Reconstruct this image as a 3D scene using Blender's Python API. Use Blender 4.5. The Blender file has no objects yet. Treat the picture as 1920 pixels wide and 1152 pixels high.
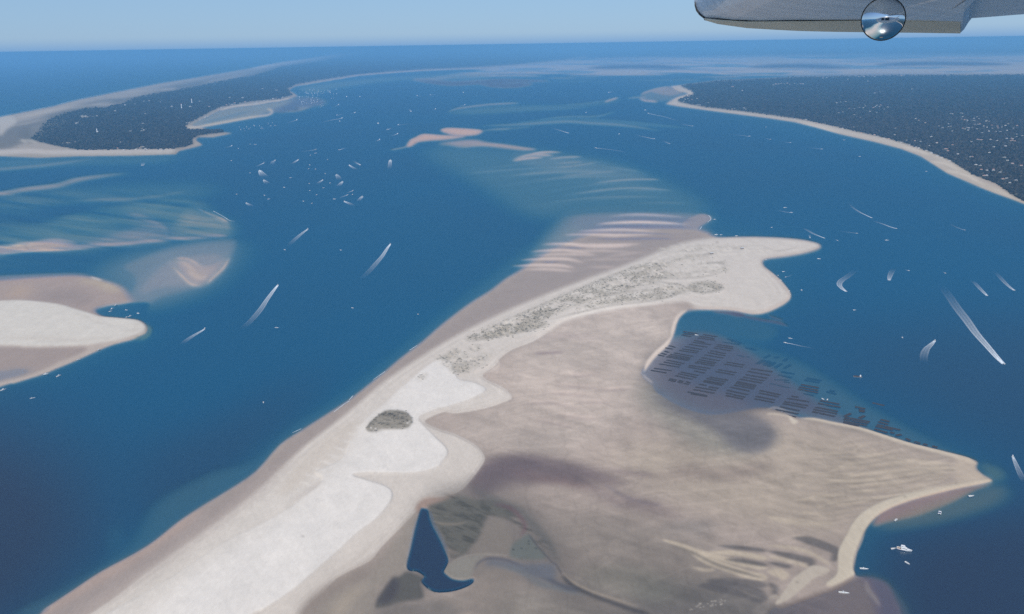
import bpy, math, random
import numpy as np
from mathutils import Matrix, Vector

random.seed(7)
RNG = np.random.default_rng(11)
sc = bpy.context.scene
C = sc.collection

# ------------------------------------------------------------------ camera
CAM_H = 600.0
PW, PH, FPX = 1920.0, 1152.0, 1600.0          # photograph size and focal length in its pixels
HORIZON = 83.0
theta = math.atan((PH / 2 - HORIZON) / FPX)
roll = math.atan(0.0156)
F = np.array([0, math.cos(theta), -math.sin(theta)])
R0 = np.array([1.0, 0, 0]); U0 = np.array([0, math.sin(theta), math.cos(theta)])
R = R0 * math.cos(roll) - U0 * math.sin(roll)
U = U0 * math.cos(roll) + R0 * math.sin(roll)
CAM = np.array([0, 0, CAM_H])

cam_d = bpy.data.cameras.new("camera"); cam = bpy.data.objects.new("camera", cam_d); C.objects.link(cam)
cam.matrix_world = Matrix(((R[0], U[0], -F[0], 0), (R[1], U[1], -F[1], 0), (R[2], U[2], -F[2], CAM_H), (0, 0, 0, 1)))
cam_d.sensor_width = 36.0; cam_d.lens = 36.0 * FPX / PW
cam_d.clip_start = 0.1; cam_d.clip_end = 600000
sc.camera = cam

# ------------------------------------------------------------------ sky, sun, exposure
SUN_EL, SUN_AZ = math.radians(50), math.radians(200)       # azimuth clockwise from +Y (the view direction)
world = bpy.data.worlds.new("World"); sc.world = world; world.use_nodes = True
wn = world.node_tree; wn.nodes.clear()
sky = wn.nodes.new("ShaderNodeTexSky"); sky.sky_type = 'NISHITA'; sky.sun_disc = False
sky.sun_elevation = SUN_EL; sky.sun_rotation = SUN_AZ
sky.altitude = 2500; sky.air_density = 1.2; sky.dust_density = 3; sky.ozone_density = 10
bg = wn.nodes.new("ShaderNodeBackground"); bg.inputs[1].default_value = 0.088
wo = wn.nodes.new("ShaderNodeOutputWorld")
veil = wn.nodes.new("ShaderNodeMix"); veil.data_type = 'RGBA';                                    # haze veil, thickest towards the horizon
tcw = wn.nodes.new("ShaderNodeTexCoord"); sepw = wn.nodes.new("ShaderNodeSeparateXYZ"); wn.links.new(tcw.outputs["Generated"], sepw.inputs[0])
vr = wn.nodes.new("ShaderNodeMapRange"); vr.interpolation_type = 'SMOOTHSTEP'; vr.inputs[1].default_value = 0; vr.inputs[2].default_value = .55; vr.inputs[3].default_value = .68; vr.inputs[4].default_value = .06
wn.links.new(sepw.outputs[2], vr.inputs[0]); wn.links.new(vr.outputs[0], veil.inputs[0])
veil.inputs[7].default_value = (2.95, 4.72, 7.0, 1); wn.links.new(sky.outputs[0], veil.inputs[6])
low = wn.nodes.new("ShaderNodeMix"); low.data_type = 'RGBA'; low.inputs[7].default_value = (1.5, 3.35, 6.3, 1)       # the air thickens to the colour of the sea haze right at the horizon
lr = wn.nodes.new("ShaderNodeMapRange"); lr.interpolation_type = 'SMOOTHSTEP'; lr.inputs[1].default_value = -.004; lr.inputs[2].default_value = .014; lr.inputs[3].default_value = .75; lr.inputs[4].default_value = 0
wn.links.new(sepw.outputs[2], lr.inputs[0]); wn.links.new(lr.outputs[0], low.inputs[0]); wn.links.new(veil.outputs[2], low.inputs[6])
wn.links.new(low.outputs[2], bg.inputs[0]); wn.links.new(bg.outputs[0], wo.inputs[0])
sun_d = bpy.data.lights.new("sun", 'SUN'); sun_d.energy = 3.2; sun_d.angle = math.radians(0.53); sun_d.color = (1, .95, .87)
sun = bpy.data.objects.new("sun", sun_d); C.objects.link(sun)
to_sun = Vector((math.sin(SUN_AZ) * math.cos(SUN_EL), math.cos(SUN_AZ) * math.cos(SUN_EL), math.sin(SUN_EL)))
sun.rotation_euler = to_sun.to_track_quat('Z', 'Y').to_euler(); sun.location = (0, 0, 900)
sc.view_settings.view_transform = 'Standard'; sc.view_settings.look = 'None'
sc.view_settings.gamma = 1; sc.view_settings.use_curve_mapping = False
sc.view_settings.exposure = 0.24
sc.render.engine = 'CYCLES'
sc.cycles.use_denoising = False
sc.cycles.max_bounces = 8; sc.cycles.transparent_max_bounces = 16; sc.cycles.diffuse_bounces = 2
sc.cycles.volume_bounces = 1
sc.cycles.sample_clamp_indirect = 3.0

# ------------------------------------------------------------------ mapping between photo pixel and the ground
def ground(u, v, z=0.0):
    """world x, y where the line of sight through photo pixel (u, v) meets height z"""
    u = np.asarray(u, float); v = np.asarray(v, float)
    a = (u - PW / 2) / FPX; b = (PH / 2 - v) / FPX
    d = F[None] + a.reshape(-1, 1) * R[None] + b.reshape(-1, 1) * U[None]
    dz = np.minimum(d[:, 2], -0.004)
    t = (z - CAM_H) / dz
    return (d[:, 0] * t).reshape(u.shape), (d[:, 1] * t).reshape(u.shape)
def G(u, v, z=0.0):
    x, y = ground(np.array([u]), np.array([v]), z); return float(x[0]), float(y[0])
def to_px(x, y, z=0.0):
    dz = z - CAM_H
    f = x * F[0] + y * F[1] + dz * F[2]
    f = np.where(f < 1, 1, f)
    return PW / 2 + FPX * (x * R[0] + y * R[1] + dz * R[2]) / f, PH / 2 - FPX * (x * U[0] + y * U[1] + dz * U[2]) / f
def mpp(u, v):
    x0, y0 = G(u - .5, v); x1, y1 = G(u + .5, v); return math.hypot(x1 - x0, y1 - y0)

def S(r, g, b, k=0.92):
    f = lambda c: ((c / 255 + .055) / 1.055) ** 2.4 if c > 10.3 else c / 255 / 12.92
    return np.array([f(r) * k, f(g) * k, f(b) * k], np.float32)

# ------------------------------------------------------------------ survey map of the bay (fields over the ground)
CS = 1.25
X0, X1, Y0, Y1 = -450, 2400, 80, 1420
NX, NY = int((X1 - X0) / CS), int((Y1 - Y0) / CS)
cu = X0 + (np.arange(NX) + .5) * CS; cv = Y0 + (np.arange(NY) + .5) * CS
CU, CV = np.meshgrid(cu, cv)
GX, GY = ground(CU, CV)

def _h(i, j, s):
    n = (i * 374761393 + j * 668265263 + s * 2147483647 + 1013904223) & 0xffffffff
    n = ((n ^ (n >> 13)) * 1274126177) & 0xffffffff
    n = n ^ (n >> 16)
    return (n & 0xffff).astype(np.float32) / 65535.0
def vnoise(x, y, s=0):
    xi = np.floor(x).astype(np.int64); yi = np.floor(y).astype(np.int64)
    fx = (x - xi).astype(np.float32); fy = (y - yi).astype(np.float32)
    fx = fx * fx * (3 - 2 * fx); fy = fy * fy * (3 - 2 * fy)
    a = _h(xi, yi, s); b = _h(xi + 1, yi, s); c = _h(xi, yi + 1, s); d = _h(xi + 1, yi + 1, s)
    return (a * (1 - fx) + b * fx) * (1 - fy) + (c * (1 - fx) + d * fx) * fy
def fbm(x, y, o=3, s=0):
    r = 0; a = .5; t = 0
    for k in range(o):
        r = r + a * vnoise(x, y, s + k * 17); t += a; x = x * 2.03 + 11.3; y = y * 2.03 + 5.7; a *= .55
    return r / t

def spl(pts, n=6, closed=True):
    p = np.array(pts, float)
    if len(p) < 3: 
        t = np.linspace(0, 1, n * 2)[:, None]; return p[0] * (1 - t) + p[-1] * t
    if closed: q = np.vstack([p[-1], p, p[0], p[1]])
    else: q = np.vstack([2 * p[0] - p[1], p, 2 * p[-1] - p[-2]])
    out = []
    t = np.linspace(0, 1, n, endpoint=False)[:, None]
    for i in range(1, len(q) - 2):
        a, b, c, d = q[i - 1], q[i], q[i + 1], q[i + 2]
        out.append(.5 * (2 * b + (c - a) * t + (2 * a - 5 * b + 4 * c - d) * t ** 2 + (3 * b - a - 3 * c + d) * t ** 3))
    out = np.vstack(out)
    return out if closed else np.vstack([out, p[-1]])

def box1(m, r, ax):
    if r < .5: return m
    k = int(round(r)); k = max(1, k)
    pad = [(0, 0), (0, 0)]; pad[ax] = (k + 1, k)
    c = np.cumsum(np.pad(m, pad, mode='edge'), axis=ax, dtype=np.float64)
    n = m.shape[ax]
    if ax == 0: return ((c[2 * k + 1:2 * k + 1 + n] - c[:n]) / (2 * k + 1)).astype(np.float32)
    return ((c[:, 2 * k + 1:2 * k + 1 + n] - c[:, :n]) / (2 * k + 1)).astype(np.float32)
def blur(m, sx, sy):
    for _ in range(2):
        m = box1(m, sx, 1); m = box1(m, sy, 0)
    return m
def fill(P, soft):
    """rasterise a polygon of photo coordinates; returns mask and window"""
    sx, sy = (soft, soft) if not isinstance(soft, tuple) else soft
    sx /= CS; sy /= CS
    mx, my = int(sx * 2 + 3), int(sy * 2 + 3)
    q = (P - [X0, Y0]) / CS - .5
    x0 = max(0, int(q[:, 0].min()) - mx); x1 = min(NX, int(q[:, 0].max()) + mx + 2)
    y0 = max(0, int(q[:, 1].min()) - my); y1 = min(NY, int(q[:, 1].max()) + my + 2)
    if x1 <= x0 or y1 <= y0: return np.zeros((1, 1), np.float32), (slice(0, 1), slice(0, 1))
    m = np.zeros((y1 - y0, x1 - x0), np.float32)
    SUBN = 3
    xs = np.arange(x0, x1)
    for sub in range(SUBN):
        off = (sub + .5) / SUBN - .5
        a = np.zeros((y1 - y0, x1 - x0 + 1), np.float32)
        n = len(q)
        for i in range(n):
            xa, ya = q[i]; xb, yb = q[(i + 1) % n]
            if ya == yb: continue
            sgn = 1.0
            if ya > yb: xa, ya, xb, yb = xb, yb, xa, ya; sgn = -1.0
            r0 = max(y0, math.ceil(ya - off)); r1 = min(y1 - 1, math.ceil(yb - off) - 1)
            if r1 < r0: continue
            rows = np.arange(r0, r1 + 1)
            xc = xa + (xb - xa) * (rows + off - ya) / (yb - ya) - x0
            xc = np.clip(xc, 0, x1 - x0 - 1e-3)
            k = xc.astype(int); fr = xc - k
            np.add.at(a, (rows - y0, k), sgn * (1 - fr)); np.add.at(a, (rows - y0, k + 1), sgn * fr)
        m += np.clip(np.abs(np.cumsum(a, axis=1)[:, :-1]), 0, 1)
    m /= SUBN
    return blur(m, sx, sy), (slice(y0, y1), slice(x0, x1))

Wf = np.full((NY, NX), 0.0006, np.float32)              # 1 = at the water line, above = dry, below = under water
COL = np.empty((NY, NX, 3), np.float32); COL[:] = S(150, 138, 120)
TREE = np.zeros((NY, NX), np.float32)
GRS = np.zeros((NY, NX), np.float32)
BODY = np.zeros((NY, NX), np.float32)                   # darker, siltier water; lens vignetting of the near corners painted in too

def put(ms, w=None, col=None, a=1.0, f=None, fa=1.0, mode=None):
    m, sl = ms
    m = m * a
    if w is not None:
        if mode == 'max': Wf[sl] = np.maximum(Wf[sl], w * m)
        else: Wf[sl] = Wf[sl] * (1 - m) + w * m
    if col is not None: COL[sl] = COL[sl] * (1 - m[..., None]) + np.asarray(col) * m[..., None]
    if f is not None: f[sl] = f[sl] * (1 - m) + fa * m
def area(pts, soft=2, **k): put(fill(spl(pts), soft), **k)
def sharp(pts, soft=1.5, **k): put(fill(np.array(pts, float), soft), **k)
def ribbon(pts, w0, w1=None, taper=(.25, .25)):
    p = spl(pts, 6, False); d = np.gradient(p, axis=0); d /= np.hypot(d[:, 0], d[:, 1])[:, None] + 1e-9
    n = np.stack([-d[:, 1], d[:, 0]], 1); t = np.linspace(0, 1, len(p))
    w1 = w0 if w1 is None else w1
    wd = (w0 + (w1 - w0) * t) * .5
    if taper[0]: wd = wd * np.clip(t / taper[0], .02, 1) ** .6
    if taper[1]: wd = wd * np.clip((1 - t) / taper[1], .02, 1) ** .6
    return np.vstack([p + n * wd[:, None], (p - n * wd[:, None])[::-1]])
def stroke(pts, w0, soft=1, w1=None, taper=(.25, .25), **k): put(fill(ribbon(pts, w0, w1, taper), soft), **k)
def z4(ox, oy, pts, s=4.0): return [(ox + x / s, oy + y / s) for x, y in pts]
def Z(ox, oy, *c, s=4.0): return [(ox + c[i] / s, oy + c[i + 1] / s) for i in range(0, len(c), 2)]

# palette: dry and wet sand, mud, weed, woodland floor
DRY = S(236, 233, 227); DRY2 = S(214, 206, 197); PINK = S(203, 189, 180); WET = S(172, 159, 149); WETP = S(190, 170, 158)
FLAT = S(180, 167, 156); FLATD = S(152, 141, 132); MUD = S(120, 115, 108); WEED = S(92, 96, 86); DARK = S(84, 80, 84)
PEACH = S(214, 184, 160); WOOD = S(44, 52, 40); MARRAM = S(176, 170, 156)

# ================================================================== far basin and the mainland behind it
far_shore = [(-450, 93), (300, 93), (640, 92), (690, 90)]
sharp([(1060, 112), (1200, 108), (1440, 104), (1700, 101), (2400, 99), (2400, 80), (1000, 80), (690, 84), (690, 110)], (3, 1), w=1.4, col=WOOD, f=TREE)
# tidal flats across the far basin
area([(960, 122), (1080, 112), (1300, 107), (1700, 104), (2400, 103), (2400, 142), (1700, 139), (1440, 143), (1300, 140), (1150, 142), (1000, 138), (900, 140), (820, 150), (770, 150), (860, 138)], (8, 3), w=.85, col=S(190, 184, 176))
fs = fbm(CU / 90, CV / 3.2, 3, 5); fs2 = fbm(CU / 40, CV / 1.8, 2, 9)
zone = np.clip((CV - 103) / 5, 0, 1) * np.clip((158 - CV) / 14, 0, 1) * np.clip((CU - 760) / 140, 0, 1)
Wf += zone * (np.clip((fs - .5) * 3.2, -.5, .4) + (fs2 - .5) * .5)
Wf = np.clip(Wf, .0006, None).astype(np.float32)
for a in ([(775, 148), (800, 152), (850, 157), (900, 154), (960, 152), (1030, 152)], [(900, 158), (950, 161), (1000, 158)], [(1100, 128), (1200, 125), (1290, 128)],
          [(1640, 122), (1750, 119), (1900, 121)], [(1400, 126), (1500, 124), (1600, 128)]):
    stroke(a, 8, (3, 1), w=.98, col=S(78, 72, 78))
for a in ([(850, 145), (950, 142), (1020, 143)], [(1060, 117), (1200, 118), (1300, 116)], [(1440, 116), (1700, 113), (1900, 116)], [(1350, 137), (1500, 133), (1650, 131), (1900, 133)]):
    stroke(a, 3, (3, 1), w=1.02, col=S(196, 186, 172))

# ================================================================== the long peninsula on the left
pen = [(-450, 300), (-200, 262), (-60, 236), (0, 220), (50, 210), (100, 200), (150, 187), (200, 177), (250, 167), (300, 157), (375, 145), (480, 126.5), (530, 117), (580, 110), (630, 101), (680, 92.5), (705, 89), (900, 87), (1100, 86),
       (1100, 108), (1060, 114), (960, 124), (880, 129), (805, 132), (730, 137), (672, 142), (640, 147), (592, 155), (555, 162), (542, 169), (560, 181), (525, 189), (475, 196), (412, 208), (375, 226), (360, 235), (400, 246), (437, 250), (400, 257.5), (372, 257.5), (367, 263), (381, 272), (360, 277.5), (337, 283), (330, 289.5), (250, 292), (150, 293), (75, 296), (0, 293), (-100, 300), (-300, 330), (-450, 345)]
sharp(pen, (1.5, 1), w=1.35, col=S(180, 168, 150))
# heath and grey dune behind the ocean beach
sharp([(-450, 300), (0, 238), (30, 232), (75, 222), (112, 207), (162, 196), (225, 183), (275, 171), (350, 156), (425, 143), (480, 134), (530, 122), (605, 109), (680, 97), (700, 99), (605, 116), (480, 141), (425, 151), (350, 166), (275, 179), (225, 197), (112, 218), (60, 240), (60, 262), (20, 280), (-450, 320)], (6, 3), col=S(118, 111, 96), a=.9)
area(Z(0, 60, 0, 640, 0, 780, 60, 730, 120, 690, 110, 640), 2, col=S(205, 196, 180), a=.9)
for a in ([(25, 224), (60, 216), (110, 205), (160, 196)], [(200, 185), (240, 180), (270, 176)], [(230, 176), (290, 170), (335, 166)], [(170, 198), (215, 196)]):
    stroke(a, 3, (4, 1), col=S(208, 194, 172))
# woodland
wood = [(56, 262), (75, 246), (80, 235), (100, 222), (118, 214), (162, 204), (190, 203), (225, 197), (258, 182), (275, 179), (350, 166), (425, 151), (480, 141), (530, 126), (605, 115), (680, 100.5), (705, 91.5), (900, 88), (1100, 87), (1100, 106), (1060, 112), (960, 122), (880, 127), (805, 130), (730, 135), (672, 140), (640, 144.5), (592, 152), (555, 159), (540, 167), (550, 179), (525, 186), (480, 190), (412, 202), (385, 216), (362, 228), (346, 238), (356, 243.5), (415, 243), (422, 249), (375, 255), (361, 261), (363, 271), (345, 277), (320, 280.5), (250, 281.5), (150, 282.5), (105, 274)]
sharp(wood, (2, 1), col=WOOD, f=TREE)
for c in ([(40, 250), (75, 232), (118, 222), (130, 232), (80, 262), (50, 268)],):
    area(c, (10, 4), col=S(104, 100, 86), a=.7, f=TREE, fa=.3)
stroke([(60, 250), (90, 225), (160, 200), (240, 184), (340, 164), (430, 147)], 9, (12, 3), col=S(112, 108, 92), a=.6, f=TREE, fa=.3)
for q in ([(130, 205), (170, 198), (215, 190)], [(215, 186), (262, 178), (300, 171)], [(300, 170), (332, 166)], [(90, 213), (140, 202)], [(380, 156), (420, 148), (470, 137)], [(20, 238), (60, 230), (90, 222)]):
    stroke(q, 2.2, (5, 1), col=S(206, 194, 174), a=.8)
for a, wd in (([(148, 219), (166, 219)], 3.2), ([(168, 219), (184, 217)], 1.5), ([(112, 271), (130, 269), (152, 267)], 3), ([(160, 266), (168, 266)], 2), ([(35, 265), (60, 265), (72, 272)], 2.5), ([(40, 262), (52, 270)], 2), ([(140, 231), (151, 229)], 1.5), ([(255, 280), (266, 276), (278, 275)], 2), ([(125, 278), (131, 286)], 1.6)):
    stroke(a, wd, (1, .7), w=1.5, col=S(205, 196, 176), f=TREE, fa=0)
stroke([(-450, 322), (0, 287), (100, 287), (250, 286), (300, 285), (330, 283)], 9, (1, 1), col=S(206, 196, 182), taper=(0, .1))
stroke([(470, 130), (530, 119), (580, 112), (630, 103.5), (680, 95), (700, 91.5)], 4, (2, .8), w=1.35, col=S(236, 220, 200), f=TREE, fa=0, taper=(.1, .1))
# lagoon and its spit
area(Z(0, 60, 1440, 700, 1500, 662, 1560, 640, 1650, 594, 1800, 562, 1920, 545) + Z(480, 60, 180, 522, 300, 500, 400, 520, 420, 560, 300, 600, 130, 600, 0, 634) + Z(0, 60, 1700, 680, 1560, 704), (2, 1), w=.86, col=S(150, 150, 132))
stroke(Z(0, 60, 1500, 690, 1700, 640, 1900, 590), 3, (3, 1), w=.4)
stroke(Z(0, 60, 1405, 722, 1500, 712, 1700, 676, 1900, 640) + Z(480, 60, 80, 626, 125, 606, 118, 588, 85, 580), 3.4, .7, w=1.35, col=S(220, 208, 186), taper=(.03, .1))
stroke(Z(480, 60, 180, 600, 260, 570, 330, 585), 9, 2, w=.5, col=S(90, 85, 90))
area([(553, 184), (585, 182), (612, 190), (600, 199), (560, 202), (520, 212), (515, 205), (540, 196)], (6, 2.5), w=.55, col=S(120, 112, 116))
stroke(Z(0, 60, 1650, 590, 1760, 560, 1920, 543) + Z(480, 60, 100, 525, 180, 515, 280, 493), 2, .5, w=1.4, col=S(214, 202, 184), f=TREE, fa=0, taper=(.1, .1))
stroke([(555, 162), (592, 155.5), (640, 147.5), (672, 142), (730, 137), (805, 132), (880, 129.5), (960, 124.5)], 1.6, .6, w=1.2, col=S(196, 182, 170), f=TREE, fa=0, taper=(.1, .1))
area([(560, 165), (640, 152), (760, 143), (900, 138), (900, 150), (760, 150), (640, 165), (590, 175)], (8, 3), w=.3, col=S(150, 150, 130), mode='max')

# ================================================================== the wooded shore on the right
land = [(1247, 195), (1272, 199.5), (1335, 208), (1385, 214.5), (1440, 221.5), (1490, 229), (1527, 238), (1577, 252), (1640, 266), (1690, 279), (1727, 293), (1752, 309), (1777, 325), (1815, 341), (1840, 352), (1865, 362), (1902, 375), (1930, 386), (2010, 440), (2120, 520), (2400, 700), (2400, 140), (1920, 140), (1700, 141), (1500, 144), (1440, 147), (1340, 152), (1275, 160), (1258, 162), (1270, 168), (1293, 175), (1296, 178), (1270, 184), (1262, 190)]
sharp(land, (1.5, 1), w=1.4, col=S(208, 196, 176))
rwood = [(1275, 160), (1282, 165), (1298, 172), (1301, 177), (1285, 181), (1270, 187), (1273, 192), (1290, 196), (1322, 202), (1385, 209), (1440, 216), (1515, 227), (1552, 235), (1602, 247), (1665, 261), (1702, 272), (1740, 285), (1777, 300), (1800, 314), (1827, 330), (1868, 347), (1897, 367), (1925, 381), (1990, 415), (2110, 500), (2400, 680), (2400, 139), (1920, 140), (1700, 141), (1500, 144), (1440, 147), (1340, 152)]
sharp(rwood, (1.5, 1), col=WOOD, f=TREE)
area([(1830, 337), (1850, 340), (1872, 349), (1890, 362), (1862, 350)], (2, 1), col=S(190, 176, 160), f=TREE, fa=0)
stroke([(1700, 278), (1760, 305), (1815, 336), (1870, 360)], 7, (6, 3), w=.9, col=S(190, 178, 160), mode='max')
for a in ([(1690, 274), (1720, 284), (1745, 292)], [(1745, 304), (1775, 309), (1800, 322)], [(1775, 320), (1810, 330), (1850, 350)], [(1500, 231), (1540, 240), (1575, 250)]):
    stroke(a, 3, 1, col=S(226, 214, 192))
area([(1202, 177), (1222, 170), (1250, 164), (1275, 170), (1296, 176), (1270, 185), (1240, 190), (1210, 186)], 2, w=.42, col=S(150, 140, 118))
stroke([(1201, 178), (1215, 172), (1238, 166), (1262, 162.5)], 3, .8, w=1.05, col=S(196, 172, 150))
area([(1222, 170), (1250, 164), (1282, 172), (1260, 179), (1235, 176)], 1.5, w=1.0, col=S(168, 150, 128), a=.8)
stroke([(1258, 162), (1272, 168), (1296, 174.5), (1290, 179), (1268, 186), (1252, 193)], 4, .8, w=1.3, col=S(222, 204, 178))
stroke(Z(960, 60, 950, 498, 1000, 515, 1050, 520, 1100, 525), 3.4, .9, w=1.0, col=PEACH)
stroke(Z(960, 60, 860, 500, 950, 490, 1020, 496), 2, 1, w=.75, col=PEACH)
stroke(Z(960, 60, 690, 528, 740, 512, 805, 492), 4, .9, w=.98, col=PEACH)

# ================================================================== shoals of the middle channel
stroke(Z(480, 60, 1430, 606, 1500, 578, 1600, 562, 1750, 545, 1920, 535) + Z(960, 60, 60, 533), 3, 1, w=.72, col=S(196, 174, 160))
area([(840, 212), (880, 204), (960, 198), (1080, 196), (1160, 186), (1150, 192), (1080, 202), (1000, 208), (900, 214)], (8, 3), w=.22, mode='max', col=S(150, 150, 130))
for a, wd, ww in (([(960, 205), (1040, 205), (1110, 200)], 2, .4), ([(1050, 197), (1100, 194), (1150, 186)], 2, .45), ([(1000, 225), (1060, 219), (1120, 218), (1156, 208)], 3, .36), ([(900, 236), (980, 233), (1060, 228), (1110, 231), (1170, 235), (1240, 245)], 6, .36), ([(920, 243), (1000, 238)], 3, .3), ([(960, 230), (1100, 226), (1300, 240)], 10, .14)):
    stroke(a, wd, (3, 1.6), w=ww, mode='max', col=S(176, 166, 150))
area(Z(480, 60, 1390, 745, 1420, 720, 1550, 722, 1700, 738, 1650, 775, 1500, 777), (2, 1.2), w=1.0, col=S(214, 178, 156))
area(Z(480, 60, 1130, 862, 1155, 812, 1200, 788, 1260, 764, 1400, 773, 1500, 778, 1580, 784, 1500, 800, 1400, 812, 1300, 818, 1220, 828, 1170, 858), (2, 1.2), w=1.0, col=S(214, 178, 156))
stroke(Z(480, 60, 1000, 885, 1080, 872, 1150, 855), 3, 1.2, w=.5, col=PEACH)
stroke(Z(480, 60, 1690, 740, 1800, 730, 1920, 728), 3, (3, 1.5), w=.35, col=PEACH)
area(Z(480, 60, 1360, 842, 1500, 818, 1640, 808, 1740, 828, 1920, 850) + Z(960, 60, 100, 868, 200, 880, 100, 890, 0, 880) + Z(480, 60, 1700, 858, 1550, 868, 1450, 850), (5, 2), w=.78, col=S(206, 172, 156))
stroke(Z(480, 60, 1560, 860, 1700, 845, 1850, 855) + Z(960, 60, 0, 866, 120, 878, 180, 880), 3, (2, .8), w=1.0, col=S(214, 180, 160))
fan = [(790, 285), (850, 268), (960, 276), (1055, 288), (1160, 305), (1240, 335), (1300, 365), (1335, 400), (1240, 405), (1130, 400), (1040, 410), (980, 400), (900, 350), (830, 310)]
area(fan, (22, 12), w=.17, mode='max', col=S(158, 154, 134))
area([(960, 282), (1060, 290), (1160, 308), (1230, 335), (1150, 345), (1020, 325), (960, 305)], (16, 8), w=.26, mode='max', col=S(164, 156, 138))
for a, wd, ww in ((Z(960, 60, 80, 945, 160, 915, 250, 902, 380, 902), 4, .95), (Z(960, 60, 0, 970, 100, 950, 250, 940), 5, .6), (Z(960, 60, 250, 955, 400, 940, 540, 935), 5, .35), (Z(960, 60, 300, 990, 450, 978, 560, 972), 3, .42), (Z(960, 60, 280, 1015, 420, 1010, 560, 990, 680, 965), 3, .42), (Z(960, 60, 340, 1080, 500, 1070, 700, 1050, 820, 1035), 3, .38), (Z(960, 60, 560, 1140, 750, 1118, 900, 1106, 1050, 1104, 1120, 1108), 4, .36), (Z(960, 60, 700, 1010, 860, 1030, 980, 1048), 4, .22), ([(940, 330), (1060, 322), (1160, 322)], 5, .24), ([(860, 326), (960, 318), (1060, 312)], 4, .2), ([(1060, 365), (1180, 352), (1270, 358)], 5, .26), ([(960, 300), (1000, 290), (1040, 292)], 7, .45)):
    stroke(a, wd, (5, 1.3), w=min(1.0, ww * 1.5), mode='max', col=S(206, 186, 166))
fr_ = random.Random(4)
for k in range(26):
    t = (k + fr_.random()) / 26; ye = 298 + 112 * t; xe = np.interp(ye, [285, 305, 335, 365, 400, 412], [1050, 1150, 1235, 1300, 1335, 1330]) - fr_.uniform(10, 60)
    ln = fr_.uniform(120, 300); wv_ = fr_.uniform(.24, .46) * (1 if t < .75 else .8)
    stroke([(xe - ln, ye + ln * .075 + 4), (xe - ln * .5, ye + ln * .02), (xe, ye + 1)], fr_.uniform(2, 3.4), (9, 1.1), w=wv_, mode='max', col=S(200, 182, 160), taper=(.5, .2))
# shelf with sand waves running off the head of the island
area([(975, 520), (1010, 470), (1030, 435), (1040, 405), (1060, 385), (1130, 376), (1230, 378), (1300, 386), (1334, 402), (1320, 430), (1330, 442), (1300, 470), (1150, 520), (1000, 600)], (18, 7), w=.2, mode='max', col=S(150, 148, 128))
area([(950, 545), (985, 500), (1020, 455), (1050, 420), (1070, 403), (1150, 397), (1240, 397), (1310, 400), (1330, 406), (1316, 424), (1310, 433), (1332, 443), (1290, 475), (1150, 530), (980, 600), (930, 600)], (20, 5), w=.52, mode='max', col=S(160, 150, 142))
area([(960, 545), (1000, 505), (1045, 470), (1085, 440), (1150, 424), (1240, 420), (1312, 424), (1310, 433), (1332, 443), (1290, 475), (1150, 530), (980, 600), (930, 600)], (20, 6), w=.88, mode='max', col=S(160, 146, 144))
area([(1310, 402), (1330, 404), (1335, 411), (1325, 418), (1312, 426), (1309, 433), (1325, 441), (1300, 441), (1280, 420)], 1.5, w=.8, col=S(170, 156, 146))

# ================================================================== the great sand island
island = [(60, 1160), (75, 1147), (140, 1104), (190, 1071), (250, 1039), (290, 1014), (335, 978), (380, 948), (425, 921), (480, 884), (525, 834), (567, 806), (630, 766), (660, 746), (717, 701), (750, 673), (792, 641), (830, 608), (880, 570), (920, 545), (950, 522), (975, 508), (1010, 485), (1050, 462), (1110, 440), (1200, 428), (1310, 432), (1345, 446),
          (1385, 444.5), (1440, 445), (1490, 448), (1525, 454), (1541, 461.5), (1532, 469), (1505, 476), (1470, 482), (1440, 485), (1431, 489), (1433, 499), (1447, 511), (1461, 522), (1474, 538), (1483, 552), (1479, 564), (1462, 575), (1440, 585), (1415, 589), (1380, 583), (1340, 580), (1310, 581), (1285, 585), (1272, 596), (1268, 610), (1264, 628), (1250, 646), (1235, 658), (1222, 672), (1211, 690), (1205, 700), (1215, 712), (1228, 722), (1232, 732), (1262, 752), (1300, 768), (1340, 775), (1400, 765), (1446, 763), (1500, 782), (1527, 784), (1560, 791), (1610, 801), (1652, 813), (1702, 829), (1752, 841), (1790, 850), (1815, 857), (1835, 866), (1831, 876), (1845, 890), (1862, 901),
          (1830, 909), (1790, 919), (1740, 932), (1702, 942), (1665, 957), (1640, 974), (1625, 991), (1615, 1014), (1606, 1039), (1602, 1064), (1607, 1080), (1650, 1092), (1668, 1112), (1680, 1136), (1690, 1160), (1730, 1420), (-420, 1420)]
area([(40, 1160), (120, 1095), (235, 1022), (282, 950), (330, 915), (400, 880), (470, 860), (540, 800), (620, 750), (700, 690), (780, 625), (860, 560), (940, 500), (1000, 455), (1100, 440), (1100, 700), (500, 1160)], (16, 8), w=.11, mode='max', col=S(165, 160, 145))
area([(200, 985), (225, 978), (240, 1010), (215, 1050), (195, 1050)], (12, 14), w=.05, mode='max', col=S(165, 160, 145))
area([(285, 940), (330, 915), (350, 950), (300, 1010), (285, 1000)], (10, 14), w=.05, mode='max', col=S(165, 160, 145))
put(fill(spl(island, 3), 2), w=1.06, col=FLAT)
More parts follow.
